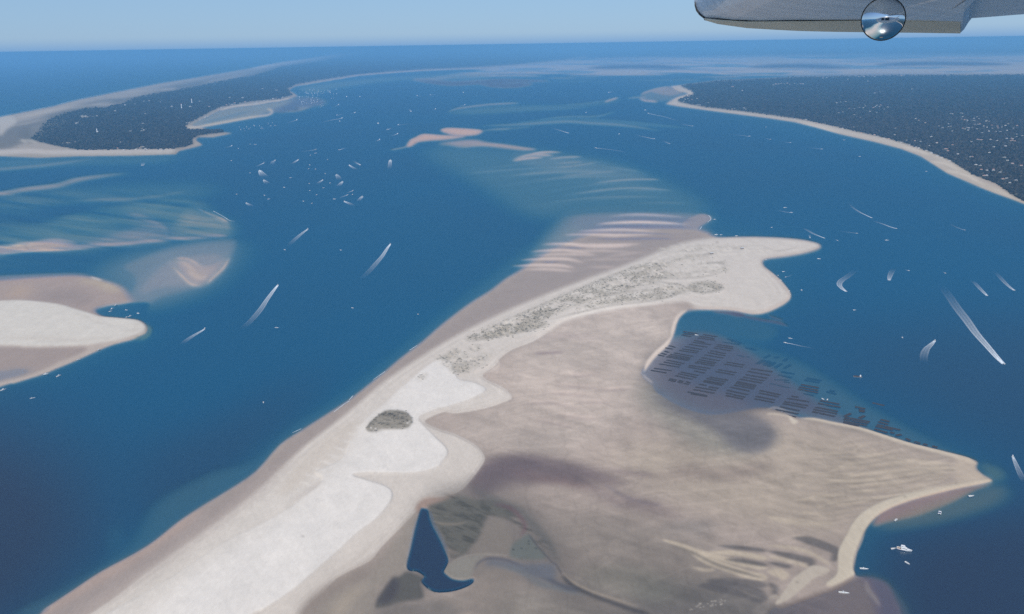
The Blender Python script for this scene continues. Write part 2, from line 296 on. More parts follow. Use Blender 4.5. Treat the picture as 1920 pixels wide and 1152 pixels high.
# bay shallows on the east side with the oyster park
baysh = [(1262, 612), (1300, 608), (1350, 622), (1400, 645), (1450, 660), (1500, 680), (1560, 715), (1620, 755), (1700, 800), (1770, 835), (1820, 856), (1760, 845), (1650, 815), (1560, 792), (1440, 765), (1330, 780), (1250, 752), (1205, 705), (1230, 660), (1262, 635)]
area(baysh, (16, 9), w=.2, mode='max', col=S(130, 128, 118))
area([(1262, 635), (1320, 622), (1390, 650), (1450, 690), (1520, 740), (1580, 780), (1650, 812), (1560, 793), (1440, 768), (1330, 782), (1250, 755), (1202, 704), (1235, 655)], (12, 7), w=.7, mode='max', col=S(96, 91, 96))
sharp([(1268, 640), (1262, 632), (1250, 648), (1232, 664), (1212, 692), (1210, 702), (1222, 712), (1232, 726), (1262, 748), (1312, 768), (1350, 775), (1420, 764), (1380, 745), (1300, 722), (1260, 690)], (14, 8), w=.9, col=S(106, 99, 102))
area([(1268, 612), (1275, 596), (1290, 588), (1330, 585), (1380, 588), (1420, 600), (1460, 615), (1440, 640), (1380, 632), (1320, 618), (1290, 620)], (6, 4), w=.12, a=.8)
area(Z(1200, 580, 1300, 25, 1500, 40, 1700, 45, 1850, 75, 1910, 130, 1760, 130, 1600, 90, 1400, 60, s=9.6), (3, 1.5), w=.7, col=S(100, 84, 92))
stroke([(1380, 590), (1420, 598), (1460, 605), (1480, 612)], 6, (3, 1.5), w=.5, col=S(92, 78, 92), mode='max')
stroke([(1440, 590), (1455, 596), (1470, 600)], 4, (3, 1.5), w=.5, col=S(92, 78, 92), mode='max')
# soft reddish shelf and weedy shelf at the lower right
area([(1865, 904), (1850, 912), (1827, 921), (1790, 941), (1752, 957), (1715, 970), (1665, 980), (1638, 986), (1650, 960), (1700, 938), (1790, 914)], (5, 4), w=.72, col=S(172, 134, 114), mode='max')
area([(1880, 905), (1890, 930), (1860, 950), (1780, 975), (1700, 990), (1640, 992), (1700, 960), (1800, 925)], (16, 8), w=.22, col=S(160, 140, 108), mode='max')
area([(1835, 866), (1870, 872), (1890, 890), (1868, 905), (1850, 893)], (9, 7), w=.22, mode='max', col=S(150, 146, 110))
area([(1430, 1160), (1470, 1135), (1560, 1103), (1610, 1082), (1660, 1092), (1680, 1125), (1690, 1160), (1740, 1420), (1300, 1420)], (4, 4), w=.995, col=S(124, 112, 106))
area([(1600, 1078), (1655, 1082), (1690, 1120), (1710, 1170), (1760, 1420), (1690, 1420), (1640, 1120)], (9, 8), w=.4, col=S(120, 100, 104), a=.7)
stroke([(1624, 1087), (1628, 1105), (1640, 1120), (1652, 1137)], 8, 2.5, w=1.0, col=S(150, 140, 132), a=.8)

# --- colour zones of the drying flats
n1 = fbm(GX / 160, GY / 260, 4, 3); n2 = fbm(GX / 45, GY / 80, 3, 8)
flat_m, flat_s = fill(np.array([(1100, 560), (1280, 570), (1265, 640), (1205, 705), (1300, 775), (1450, 790), (1560, 800), (1840, 870), (1860, 901), (1640, 960), (1590, 1080), (1420, 1420), (500, 1420), (600, 1110), (700, 1050), (790, 960), (900, 880), (860, 820), (800, 790), (940, 740), (900, 700), (1000, 640)], float), 10)
def tone(ms, a, col, field=None, sl=None):
    m, s = ms
    put((m * (np.clip(field[s], 0, 1) if field is not None else 1), s), col=col, a=a)
area([(960, 655), (1060, 605), (1230, 575), (1265, 600), (1255, 640), (1205, 690), (1180, 760), (1050, 850), (900, 840), (860, 800), (940, 760), (960, 720)], (30, 16), col=S(189, 178, 167), a=.8)
area([(980, 700), (1150, 690), (1200, 740), (1150, 800), (1000, 810), (900, 790)], (40, 20), col=S(197, 184, 172), a=.7)
area([(1150, 850), (1500, 800), (1800, 880), (1700, 930), (1600, 960), (1580, 1010), (1300, 950)], (40, 25), col=S(184, 172, 154), a=.7)
area([(900, 1000), (1100, 960), (1300, 1000), (1420, 1090), (1200, 1130), (1060, 1060)], (40, 25), col=S(146, 138, 128), a=.75)
area([(880, 1180), (950, 1100), (1050, 1110), (1190, 1170), (1250, 1420), (700, 1420), (700, 1180)], (25, 16), col=S(142, 136, 126), a=.8)
area([(1180, 1120), (1300, 1090), (1420, 1110), (1460, 1150), (1400, 1420), (1200, 1420)], (26, 16), col=S(112, 110, 106), a=.8)
area([(1250, 1085), (1180, 1060), (1080, 1070), (1100, 1110), (1250, 1130)], (25, 10), col=S(128, 128, 116), a=.5)
# grey-green wet patches
area([(1195, 715), (1220, 722), (1300, 770), (1400, 790), (1450, 815), (1420, 850), (1330, 850), (1260, 810), (1200, 760)], (20, 12), col=S(142, 140, 130), a=.8)
area([(1225, 735), (1260, 755), (1330, 775), (1390, 770), (1440, 790), (1458, 820), (1430, 850), (1380, 845), (1340, 810), (1280, 780), (1240, 760)], (9, 6), col=S(110, 108, 112), a=.85)
area([(1280, 870), (1340, 880), (1420, 870), (1460, 860), (1400, 900), (1300, 900), (1180, 905), (1240, 890)], (20, 9), col=S(140, 126, 118), a=.6)
area([(870, 900), (900, 866), (960, 852), (1040, 862), (1120, 880), (1180, 910), (1080, 905), (1000, 900), (930, 900), (890, 925)], (14, 8), col=S(128, 114, 114), a=.85)
area([(900, 885), (960, 858), (1010, 866), (1010, 880), (950, 905), (910, 925)], (9, 8), col=S(112, 100, 104), a=.7)
stroke([(960, 880), (1000, 896), (1050, 900), (1110, 920)], 14, (14, 5), col=S(150, 124, 118), a=.7)
stroke([(1020, 885), (1100, 905), (1160, 940), (1220, 950), (1280, 975)], 22, (16, 7), col=S(132, 118, 116), a=.75)
stroke([(1140, 880), (1180, 888), (1230, 892)], 10, (8, 4), col=S(138, 124, 122), a=.7)
stroke([(1130, 908), (1180, 935), (1245, 950)], 4, (5, 2), col=S(112, 104, 112), a=.8)
stroke([(1080, 890), (1120, 908), (1160, 935), (1185, 968)], 3, (4, 2), col=S(176, 162, 150), a=.7)
stroke([(1170, 976), (1210, 982), (1260, 990)], 4, (5, 2), col=S(168, 156, 146), a=.6)
stroke([(1240, 988), (1290, 990), (1330, 985), (1300, 1015)], 18, (14, 7), col=S(128, 124, 120), a=.6)
# long pale tongues lower right
for a, wd, t in ((Z(960, 864, 1130, 595, 1250, 635, 1400, 690, 1550, 730, 1750, 780, 1920, 810), 9, .8), (Z(960, 864, 1340, 690, 1450, 745, 1600, 800, 1780, 860, 1920, 885), 12, .8), (Z(960, 864, 1480, 690, 1700, 700, 1920, 740), 8, .8), (Z(960, 864, 1350, 800, 1450, 825, 1520, 820), 5, .6),
                (Z(1440, 864, 0, 640, 120, 650, 240, 670, 330, 700, 480, 790), 6, .6), (Z(1440, 864, 0, 720, 150, 750, 320, 800), 7, .6), (Z(1440, 864, 0, 830, 100, 850, 140, 890), 14, .7), (Z(1440, 864, 180, 560, 300, 590, 440, 630), 3, .6), (Z(1440, 864, 0, 420, 120, 450, 300, 470, 500, 480), 10, .4), (Z(960, 864, 1680, 960, 1800, 1010, 1880, 1045), 3, .8)):
    stroke(a, wd * 1.2, (3, 1.3), col=S(206, 193, 172), a=min(1, t * 1.25), taper=(.3, .08))
for a, wd, t in ((Z(960, 864, 1160, 620, 1350, 690, 1560, 790, 1900, 890), 5, .6), (Z(960, 864, 1540, 640, 1750, 660, 1920, 680), 8, .7), (Z(960, 864, 1600, 740, 1750, 760, 1920, 790), 8, .7), (Z(1440, 864, 190, 580, 300, 600, 420, 640, 520, 690, 480, 760), 16, .7), (Z(1440, 864, 0, 680, 180, 720, 330, 760, 300, 790), 12, .7), (Z(1440, 864, 0, 765, 120, 790, 180, 800), 8, .7), (Z(960, 864, 1400, 940, 1600, 950, 1750, 985, 1920, 1040), 26, .7), (Z(960, 864, 1450, 900, 1700, 915, 1920, 940), 14, .6), (Z(1440, 864, 0, 920, 60, 960, 40, 1010), 10, .7)):
    stroke(a, wd, (4, 1.6), col=S(108, 104, 102), a=min(1, t * 1.2), taper=(.3, .1))
# ridge and runnel ripples on the eastern tongue
rp, rs = fill(np.array([(1500, 860), (1560, 830), (1640, 818), (1800, 862), (1835, 885), (1780, 905), (1690, 925), (1640, 945), (1600, 975), (1540, 985), (1480, 960), (1500, 910)], float), 14)
rr = np.sin((CV + .16 * (CU - 1650) + 9 * fbm(CU / 60, CV / 40, 2, 4) + .0012 * (CU - 1700) ** 2 * .4) / 1.75 + 5 * fbm(CU / 90, CV / 50, 2, 14))
rq = np.clip((fbm(CU / 55, CV / 18, 3, 23) - .36) * 3.2, 0, 1)[rs]
put((rp * rq * np.clip(rr, 0, 1)[rs] ** 1.5, rs), col=S(206, 192, 170), a=.34)
put((rp * rq * np.clip(-rr, 0, 1)[rs] ** 1.5, rs), col=S(152, 142, 126), a=.28)
Wf[rs] += rp * rr[rs] * .025
for a in (Z(1440, 864, 350, 185, 480, 160, 640, 125, 760, 85), Z(1440, 864, 580, 215, 700, 185, 850, 165, 950, 180), Z(1440, 864, 640, 240, 850, 215, 1050, 180), Z(1440, 864, 860, 90, 1000, 85, 1200, 95), Z(1440, 864, 200, 300, 400, 270, 560, 250), Z(1440, 864, 250, 390, 350, 400, 450, 440), Z(1440, 864, 440, 320, 600, 325, 780, 300), Z(1440, 864, 0, 430, 100, 440, 240, 470), Z(1440, 864, 450, 90, 560, 50, 700, 20), Z(1440, 600, 640, 1000, 680, 960, 760, 935), Z(1440, 600, 900, 1080, 1100, 1060, 1350, 1080)):
    stroke(a, 2.6, (3, 1), col=S(212, 198, 176), a=.75)
rt = random.Random(8)
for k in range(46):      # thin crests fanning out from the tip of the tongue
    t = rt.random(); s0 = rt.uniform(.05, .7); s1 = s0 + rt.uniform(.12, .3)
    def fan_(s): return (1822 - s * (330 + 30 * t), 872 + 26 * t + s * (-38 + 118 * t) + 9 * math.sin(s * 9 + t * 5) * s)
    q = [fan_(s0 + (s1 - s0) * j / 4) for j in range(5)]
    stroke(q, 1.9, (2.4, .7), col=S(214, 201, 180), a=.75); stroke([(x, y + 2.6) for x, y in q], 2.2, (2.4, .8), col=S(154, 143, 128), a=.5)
# east-flat ripples further up
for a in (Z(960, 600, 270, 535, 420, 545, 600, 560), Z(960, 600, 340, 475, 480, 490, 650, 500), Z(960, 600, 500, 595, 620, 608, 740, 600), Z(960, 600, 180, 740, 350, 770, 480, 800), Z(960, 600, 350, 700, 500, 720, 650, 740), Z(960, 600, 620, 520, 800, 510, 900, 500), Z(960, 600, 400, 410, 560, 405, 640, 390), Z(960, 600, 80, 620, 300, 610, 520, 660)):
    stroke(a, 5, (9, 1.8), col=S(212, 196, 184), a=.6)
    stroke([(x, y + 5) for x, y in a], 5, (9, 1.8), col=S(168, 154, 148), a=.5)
stroke(Z(960, 600, 170, 255, 270, 250, 390, 242), 6, (4, 1.5), col=S(150, 136, 134), a=.8)
stroke(Z(960, 600, 540, 175, 600, 176), 1.6, 1, col=S(150, 138, 130), a=.7)
stroke(Z(960, 600, 100, 140, 350, 120, 700, 140), 8, (14, 4), col=S(172, 158, 152), a=.5)
# broad mottling from drainage and algae
m = np.zeros_like(Wf); m[flat_s] = flat_m
st = fbm((CU * .9 + CV * .5) / 130, (CV * .95 - CU * .28) / 11, 4, 21) - .5
n3 = fbm(GX / 22, GY / 30, 3, 12)
COL *= (1 + m * (st * .36 + (n1 - .5) * .26 + (n2 - .5) * .2 + (n3 - .5) * .16))[..., None]
# thin crests and drainage threads, and lines that follow the foot of the dry sand
wx = 26 * (fbm(GX / 170, GY / 170, 2, 33) - .5); wy = 60 * (fbm(GX / 140, GY / 160, 2, 34) - .5)
r1 = 1 - np.abs(2 * fbm((GX + GY * .35 + wx) / 120, (GY - GX * .3 + wy) / 24, 3, 35) - 1); r2 = 1 - np.abs(2 * fbm((GX + wx) / 34, (GY + wy) / 60, 3, 36) - 1)
COL *= (1 + m * (np.clip(r1 - .82, 0, .18) / .18 * .10 - np.clip(r2 - .86, 0, .14) / .14 * .09))[..., None]

# --- wet foreshore along the west side
sharp([(60, 1160), (75, 1147), (140, 1104), (190, 1071), (250, 1039), (290, 1014), (380, 948), (480, 884), (567, 806), (660, 746), (750, 673), (830, 608), (920, 545), (1000, 490), (1100, 440), (1300, 430), (1340, 446), (1285, 456), (1247, 469), (1172, 499), (1110, 521), (1010, 559), (917, 600), (830, 646), (730, 711), (650, 775), (567, 845), (475, 929), (375, 1004), (275, 1074), (150, 1160)], (12, 7), col=S(166, 155, 148))
stroke([(60, 1165), (140, 1112), (250, 1047), (330, 990), (380, 955)], 20, (9, 5), col=S(184, 164, 152), a=.7)
# bright bars of the sand-wave shelf
B = lambda *c: Z(960, 348, *c)
for a, wd, ww, t in ((B(740, 230, 880, 219, 1000, 218, 1150, 226, 1290, 236), 4, .86, .8), (B(640, 290, 780, 280, 960, 274, 1150, 281, 1300, 292), 6, 1.03, 1), (B(500, 344, 700, 335, 850, 333, 1080, 348), 6, 1.0, .85), (B(400, 370, 600, 366, 760, 374, 900, 370, 1060, 366), 6, 1.03, .9),
                   (B(240, 440, 400, 438, 560, 452, 760, 448, 960, 440), 6, 1.05, 1), (B(560, 465, 760, 460, 900, 452), 5, 1.03, .7), (B(150, 494, 300, 486, 440, 488, 620, 520), 5, 1.05, .95), (B(170, 523, 330, 518, 480, 518, 640, 528), 4, 1.03, .8), (B(70, 556, 250, 551, 420, 554, 540, 582), 5, 1.05, .95), (B(420, 500, 600, 490, 900, 498), 5, 1.03, .5),
                   (B(10, 601, 200, 598, 370, 602, 470, 622), 6, 1.05, .9), (B(90, 632, 280, 630, 480, 646), 5, 1.05, .7), (B(520, 560, 700, 556, 950, 552), 4, 1.05, .3), (B(560, 615, 700, 612, 780, 618), 4, 1.05, .4), (B(700, 540, 850, 515, 1000, 500), 6, 1.05, .3)):
    stroke(a, wd, (5, 1.2), w=ww, col=S(226, 208, 196), a=t, taper=(.4, .4))
for a, wd, ww in ((B(700, 255, 900, 250, 1200, 255, 1380, 262), 5, .6), (B(600, 312, 800, 308, 1100, 312, 1380, 318), 6, .68), (B(560, 398, 800, 402, 1100, 398, 1250, 405), 5, .85), (B(450, 352, 700, 352, 1000, 358, 1300, 372), 4, .8), (B(300, 470, 450, 468, 560, 470), 3, .7), (B(200, 575, 380, 575), 3, .75)):
    stroke(a, wd, (9, 1.8), w=ww, col=S(142, 130, 140), a=.6, taper=(.4, .4))

# --- dry sand of the spine
pinkz = [(150, 1165), (275, 1074), (375, 1004), (475, 929), (567, 843), (650, 778), (730, 711), (830, 646), (917, 600), (1010, 559), (1110, 521), (1172, 499), (1247, 469), (1285, 456), (1335, 447.5), (1385, 446), (1440, 446.5), (1490, 450), (1523, 455), (1537, 462), (1500, 475), (1440, 484), (1428, 490), (1431, 500), (1455, 522), (1480, 552), (1475, 563), (1440, 583), (1412, 586), (1370, 580), (1310, 578), (1285, 566), (1235, 570), (1160, 580), (1097, 593), (1060, 604), (1030, 622), (1000, 640), (960, 656), (937, 673), (928, 686), (905, 702), (912, 714), (940, 727), (960, 745), (940, 756), (905, 767), (855, 775), (832, 773), (802, 785), (797, 793), (817, 805), (855, 817), (892, 837), (907, 855), (905, 870), (880, 904), (860, 922), (830, 932), (802, 935), (787, 944), (780, 959), (750, 991), (717, 1024), (695, 1051), (660, 1069), (630, 1086), (605, 1111), (580, 1134), (560, 1165), (420, 1420), (-300, 1420)]
put(fill(spl(pinkz, 4), 2.4), w=1.18, col=S(219, 212, 202))
stroke([(30, 1240), (150, 1150), (275, 1074), (375, 1004), (475, 929), (567, 845)], 24, (13, 8), col=S(180, 168, 160), a=.6)
W1 = [(160, 1180), (300, 1100), (420, 1020), (480, 990), (542, 956), (590, 918), (605, 898), (592, 888), (640, 865), (655, 830), (672, 805), (690, 785), (720, 760), (745, 735), (767, 718), (800, 690), (830, 674), (850, 690), (860, 712), (892, 720), (912, 732), (892, 747), (855, 760), (805, 775), (787, 786), (793, 797), (817, 822), (840, 847), (830, 868), (817, 880), (780, 889), (717, 889.5), (685, 889), (662, 894), (692, 903), (717, 911), (735, 924), (732, 945), (705, 976), (670, 1003), (630, 1040), (580, 1084), (557, 1104), (505, 1140), (440, 1185), (300, 1420), (-200, 1420)]
sf, ss = fill(spl(W1, 4), 1.8)
put((sf, ss), w=1.34, col=DRY)
area([(420, 1020), (520, 940), (600, 890), (660, 820), (700, 770), (640, 830), (560, 890), (440, 980), (300, 1080), (200, 1160), (260, 1150)], (18, 9), col=S(212, 205, 194), a=.6)
area(Z(480, 864, 240, 315, 330, 250, 420, 190, 510, 160, 440, 230, 330, 290), (2, 1.2), col=S(196, 188, 180), a=.8)
for a, wd, t in ((Z(480, 600, 560, 1080, 640, 1000, 720, 900, 770, 860), 5, .5), (Z(480, 600, 600, 1060, 700, 1000, 760, 930), 3, .4), (Z(480, 864, 380, 120, 480, 40, 620, 20), 4, .4), (Z(480, 600, 760, 800, 860, 760, 960, 660), 3, .4), (Z(480, 600, 700, 880, 640, 980, 520, 1080), 4, .4), (Z(480, 864, 1000, 700, 800, 840, 650, 950), 5, .35), (Z(480, 864, 520, 900, 800, 700, 1000, 540), 4, .5), (Z(480, 600, 1150, 470, 1050, 560, 900, 700), 5, .35)):
    stroke(a, wd, (4, 2), col=S(198, 188, 176), a=t)
area([(120, 1240), (230, 1135), (330, 1060), (430, 985), (540, 900), (620, 835), (700, 765), (760, 715), (700, 800), (640, 870), (560, 950), (460, 1020), (330, 1110), (220, 1240)], (26, 16), col=S(226, 221, 212), a=.8)
area([(570, 860), (640, 800), (672, 790), (650, 830), (600, 880), (560, 915), (520, 930)], (8, 5), col=S(212, 203, 190), a=.7)
for q in range(9):
    x0_, y0_ = 560 + q * 13, 905 - q * 13; stroke([(x0_, y0_), (x0_ + 12, y0_ + 3), (x0_ + 26, y0_ + 8)], 3, (2, 1.2), col=S(236, 232, 224), a=.7, taper=(.5, .1))
sn = fbm((CU * .8 - CV * .6) / 9, (CU * .6 + CV * .8) / 60, 3, 31) - .5
m = np.zeros_like(Wf); m[ss] = sf * .4 + .0
pm, ps = fill(np.array(pinkz, float), 4); mp = np.zeros_like(Wf); mp[ps] = pm
COL *= (1 + (mp * .07 * sn + mp * .05 * (n2 - .5)))[..., None]
# crisp tide lines along the edge of the dry sand
ie = [i for i, q in enumerate(pinkz) if q == (1030, 622)][0]; east = pinkz[ie:ie + 41]
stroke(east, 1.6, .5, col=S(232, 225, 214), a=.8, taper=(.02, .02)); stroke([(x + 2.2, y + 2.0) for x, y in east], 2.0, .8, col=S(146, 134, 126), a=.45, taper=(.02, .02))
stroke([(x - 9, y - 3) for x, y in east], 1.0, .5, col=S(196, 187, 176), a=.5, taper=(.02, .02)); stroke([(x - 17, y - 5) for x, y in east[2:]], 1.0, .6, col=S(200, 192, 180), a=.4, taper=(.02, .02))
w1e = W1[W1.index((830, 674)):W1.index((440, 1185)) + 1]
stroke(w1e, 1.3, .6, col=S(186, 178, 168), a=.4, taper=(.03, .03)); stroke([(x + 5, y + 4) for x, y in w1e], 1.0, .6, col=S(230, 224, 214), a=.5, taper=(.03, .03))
west = [(155, 1150), (275, 1072), (375, 1002), (475, 927), (567, 841), (650, 776), (730, 709), (830, 644), (917, 598), (1010, 557), (1110, 519), (1172, 497), (1247, 467), (1285, 454), (1335, 446)]
stroke(west, 1.5, .7, col=S(206, 198, 188), a=.5, taper=(.3, .05)); stroke([(x + 12, y + 6) for x, y in west], 1.2, .8, col=S(192, 184, 174), a=.4, taper=(.3, .05))
# berm line and bright strandlines
for a, wd, t in (([(1285, 566), (1160, 577), (1097, 589), (1055, 602), (1025, 620), (990, 634), (955, 645)], 4, .7), ([(1365, 506), (1357, 516), (1330, 521), (1355, 533), (1361, 545), (1340, 553), (1285, 560), (1235, 566)], 3, .6), (Z(960, 348, 1050, 715, 1150, 728, 1260, 752, 1330, 790, 1500, 800), 3, .6), ([(900, 705), (932, 690), (934, 678), (920, 664)], 3, .6), ([(855, 708), (900, 696), (921, 680), (920, 665)], 3, .9),
                 (Z(960, 348, 1540, 560, 1620, 520, 1750, 500, 1920, 490) + Z(1440, 348, 0, 500, 100, 495, 220, 468), 1.6, .5), ([(795, 775), (786, 786), (795, 800), (822, 824), (840, 850)], 3, .4)):
    stroke(a, wd, 1, col=S(228, 218, 206), a=t)
stroke(Z(1440, 348, 0, 500, 100, 492, 180, 478, 240, 455), 1.4, .6, col=S(186, 178, 166), a=.6)
stroke([(1263, 628), (1250, 646), (1234, 660), (1218, 678), (1208, 697)], 8, 1.6, w=1.12, col=S(218, 205, 192))
stroke([(1290, 581), (1276, 590), (1268, 602), (1263, 618), (1260, 632)], 7, 1.6, w=1.12, col=S(216, 203, 190))
stroke([(1295, 579), (1340, 578), (1380, 581), (1413, 587), (1440, 582), (1470, 568), (1481, 553), (1470, 535), (1450, 516), (1434, 502)], 4, 1.2, w=1.12, col=S(214, 202, 190), taper=(.1, .1))
stroke([(1205, 700), (1214, 710), (1226, 719)], 2.5, 1, w=1.02, col=S(196, 184, 172))
# bright edge of the eastern tongue and its bars
stroke([(1500, 784), (1527, 786), (1560, 793), (1610, 803), (1652, 816), (1702, 832), (1752, 845), (1790, 855), (1815, 862), (1830, 870)], 5, 1.2, w=1.14, col=S(214, 202, 182), w1=8, taper=(.1, .1))
stroke(Z(1420, 700, 170, 750, 260, 735, 520, 770, 620, 810, 640, 900, s=9.6), 3, 1, w=1.1, col=S(210, 198, 180))
stroke(Z(1420, 700, 180, 660, 300, 615, 420, 635, 560, 690, 740, 720, s=9.6), 2, .8, w=1.02, col=S(196, 184, 168))
area(Z(1420, 700, 560, 790, 660, 830, 740, 880, 650, 915, s=9.6), 1, w=1.1, col=S(214, 204, 186))
area(Z(1440, 864, 470, 945, 440, 920, 520, 850, 528, 700, 558, 620, 600, 545, 640, 470, 720, 385, 850, 315, 1000, 265, 1200, 215, 1400, 180, 1540, 150, 1620, 140, 1690, 150, 1560, 182, 1400, 212, 1200, 262, 1050, 305, 900, 365, 800, 430, 735, 510, 695, 600, 655, 700, 640, 800, 655, 850, 600, 885, 540, 920), 1.4, w=1.16, col=S(214, 204, 184))
area([(1690, 925), (1780, 908), (1840, 885), (1862, 901), (1800, 915)], (6, 3), col=S(208, 194, 174), a=.6)
area([(1800, 855), (1835, 868), (1830, 880), (1858, 900), (1800, 905), (1790, 880)], (5, 4), col=S(206, 192, 172), a=.7)
area(Z(1440, 864, 60, 1068, 120, 985, 200, 880, 300, 810, 350, 790, 430, 800, 465, 825, 420, 860, 350, 885, 250, 970, 160, 1040, 80, 1076), 1.4, w=1.1, col=S(204, 194, 178))
stroke(Z(1440, 864, 360, 830, 400, 850, 460, 820), 4, 1, w=1.06, col=S(200, 188, 172))
stroke(Z(1440, 864, 0, 1040, 60, 1020, 90, 1050), 5, 1.5, col=S(180, 170, 156))
stroke(Z(1440, 864, 735, 530, 700, 620, 662, 700, 652, 790), 2.2, 1, w=.95, col=S(200, 188, 172))

pb = mp.copy(); pb = blur(pb, 14, 9)
gb = fbm(GX / 90, GY / 140, 2, 44)
for lv, am, dl in ((.30, -.05, .02), (.40, .05, .02), (.55, -.045, .022), (.66, .05, .02), (.78, -.05, .02), (.88, .04, .018), (.95, -.035, .012)):
    COL *= (1 + (am * np.exp(-((pb + .07 * (gb - .5) - lv) / dl) ** 2) * np.clip((gb - .3) * 3, 0, 1)) * (mp > .5))[..., None]
# --- lagoon, weed beds and creeks at the bottom
area([(800, 935), (860, 905), (940, 912), (1010, 950), (1060, 1020), (1085, 1085), (1150, 1125), (1230, 1160), (1150, 1180), (1000, 1110), (920, 1075), (880, 1090), (800, 1120), (720, 1140), (700, 1120), (760, 1060), (780, 980)], (22, 14), col=S(112, 107, 102), a=.6)
area([(885, 905), (930, 870), (1000, 858), (1070, 872), (1110, 900), (1040, 905), (980, 915), (930, 925), (890, 935)], (10, 7), col=S(118, 106, 107), a=.6)
area([(650, 1080), (700, 1055), (740, 1010), (775, 965), (790, 975), (770, 1020), (765, 1065), (740, 1085), (712, 1105), (700, 1160), (640, 1420), (420, 1420), (560, 1160), (600, 1115)], (6, 5), col=S(160, 152, 140), a=.8)
stroke([(470, 1420), (560, 1180), (605, 1118), (680, 1075), (730, 1030)], 22, (9, 7), col=S(156, 144, 134), a=.8)
area([(620, 1160), (640, 1120), (690, 1095), (660, 1130), (645, 1160)], (9, 7), col=S(190, 178, 160), a=.7)
area(Z(480, 864, 1290, 330, 1400, 290, 1510, 260, 1650, 290, 1780, 300, 1900, 350, 1960, 420, 1850, 430, 1740, 415, 1700, 530, 1640, 640, 1570, 705, 1480, 730, 1440, 690, 1390, 610, 1340, 500, 1300, 430), (5, 4), col=S(112, 110, 101), w=1.03)
wd_ = fbm((CU + CV * .6) / 26, (CV - CU * .35) / 6, 3, 41)
mm, ms_ = fill(np.array(Z(480, 864, 1290, 320, 1510, 250, 1900, 350, 2000, 450, 2200, 620, 2260, 760, 2080, 600, 1840, 400, 1740, 415, 1640, 640, 1480, 730, 1390, 610, 1300, 430)), 6)
put((mm * np.clip((wd_[ms_] - .45) * 4, 0, 1), ms_), col=S(84, 83, 76), a=.8)
stroke(Z(480, 864, 1320, 455, 1400, 475, 1500, 478, 1590, 462), 4, 1.2, col=S(146, 138, 124), a=.9)
stroke(Z(480, 864, 1310, 400, 1380, 415, 1450, 425), 2, 1, col=S(140, 136, 122), a=.7)
stroke(Z(480, 864, 1390, 540, 1400, 620, 1460, 680, 1540, 700), 7, 2, col=S(140, 130, 120), a=.8)
area(Z(480, 864, 1760, 440, 1860, 450, 1900, 520, 1920, 690, 1700, 700, 1600, 690, 1680, 580), (4, 3), col=S(142, 134, 124))
area(Z(480, 864, 1200, 380, 1210, 330, 1280, 282, 1400, 284, 1500, 250, 1400, 300, 1300, 335, 1250, 380), 2, col=S(168, 146, 132), a=.9)
stroke([(880, 915), (930, 940), (975, 960), (1000, 985), (1030, 1020), (1050, 1060)], 14, (6, 5), col=S(106, 106, 102), a=.8)
stroke([(925, 945), (960, 955), (985, 985), (975, 1010)], 6, 3, col=S(118, 88, 92), a=.7)
area(Z(960, 864, 0, 640, 60, 590, 130, 555, 190, 640, 260, 720, 200, 745, 0, 730), (3, 3), col=S(118, 122, 116))
for q in ((125, 605), (128, 625), (70, 660), (10, 668), (180, 660)):
    x, y = 960 + q[0] / 4, 864 + q[1] / 4; stroke([(x - 2, y), (x + 3, y + .5)], 2, .6, col=S(70, 74, 70))
stroke(Z(960, 864, 120, 545, 190, 640, 300, 760, 340, 790, 375, 855), 2.4, 1, col=S(84, 82, 86), a=.9, taper=(.1, .05))
area(Z(960, 864, -150, 740, 0, 760, 100, 775, 280, 770, 330, 800, 320, 900, 240, 900, 100, 850, -50, 800, -200, 790), (5, 3.5), col=S(112, 116, 124), w=1.0, a=.85)
stroke(Z(480, 864, 1640, 830, 1670, 770, 1740, 738, 1840, 740, 1920, 760) + Z(960, 864, 80, 790), 4, 1.6, col=S(98, 98, 106), a=.9)
stroke(Z(480, 864, 1440, 800, 1500, 750, 1600, 715, 1740, 705, 1900, 712), 2, .8, col=S(176, 170, 158), a=.9)
area(Z(480, 864, 1410, 820, 1440, 790, 1520, 745, 1620, 718, 1720, 716, 1660, 760, 1635, 830, 1600, 890, 1520, 895, 1470, 880), 2, w=1.08, col=S(150, 146, 136))
area(Z(480, 864, 1650, 800, 1750, 790, 1920, 840, 1960, 900, 1900, 1150, 1500, 1150, 1300, 1080, 1500, 990, 1630, 930), (8, 6), col=S(140, 132, 122), a=.6)
stroke(Z(960, 864, -120, 790, 60, 830, 200, 920, 350, 960, 560, 1020), 10, (6, 3), col=S(124, 128, 130), a=.8)
stroke(Z(960, 864, 370, 860, 460, 940, 600, 1010, 760, 1070, 900, 1120, 1050, 1160), 8, 2, col=S(80, 78, 78), a=.9, taper=(.1, .1))
stroke(Z(960, 864, 250, 880, 330, 920, 430, 960, 520, 985), 9, (5, 3), col=S(84, 88, 98), a=.8)
stroke(Z(960, 864, 380, 845, 480, 925, 620, 990, 800, 1050, 950, 1100), 3, 1.2, col=S(176, 164, 146), a=.8)
area(Z(480, 864, 1030, 878, 1000, 920, 950, 985, 905, 1060, 900, 1110, 980, 1100, 1100, 1065, 1250, 1040, 1260, 1000, 1240, 920, 1280, 900, 1200, 850, 1130, 835, 1080, 870), (3, 2.5), col=S(104, 102, 96))
area(Z(480, 864, 1030, 880, 960, 980, 910, 1070, 1000, 1075, 1060, 1000, 1080, 920), (5, 4), col=S(84, 80, 84), a=.8)
area(Z(480, 864, 900, 1110, 1100, 1070, 1300, 1040, 1500, 1100, 1500, 1250, 900, 1250), (12, 8), col=S(122, 118, 112), a=.7)
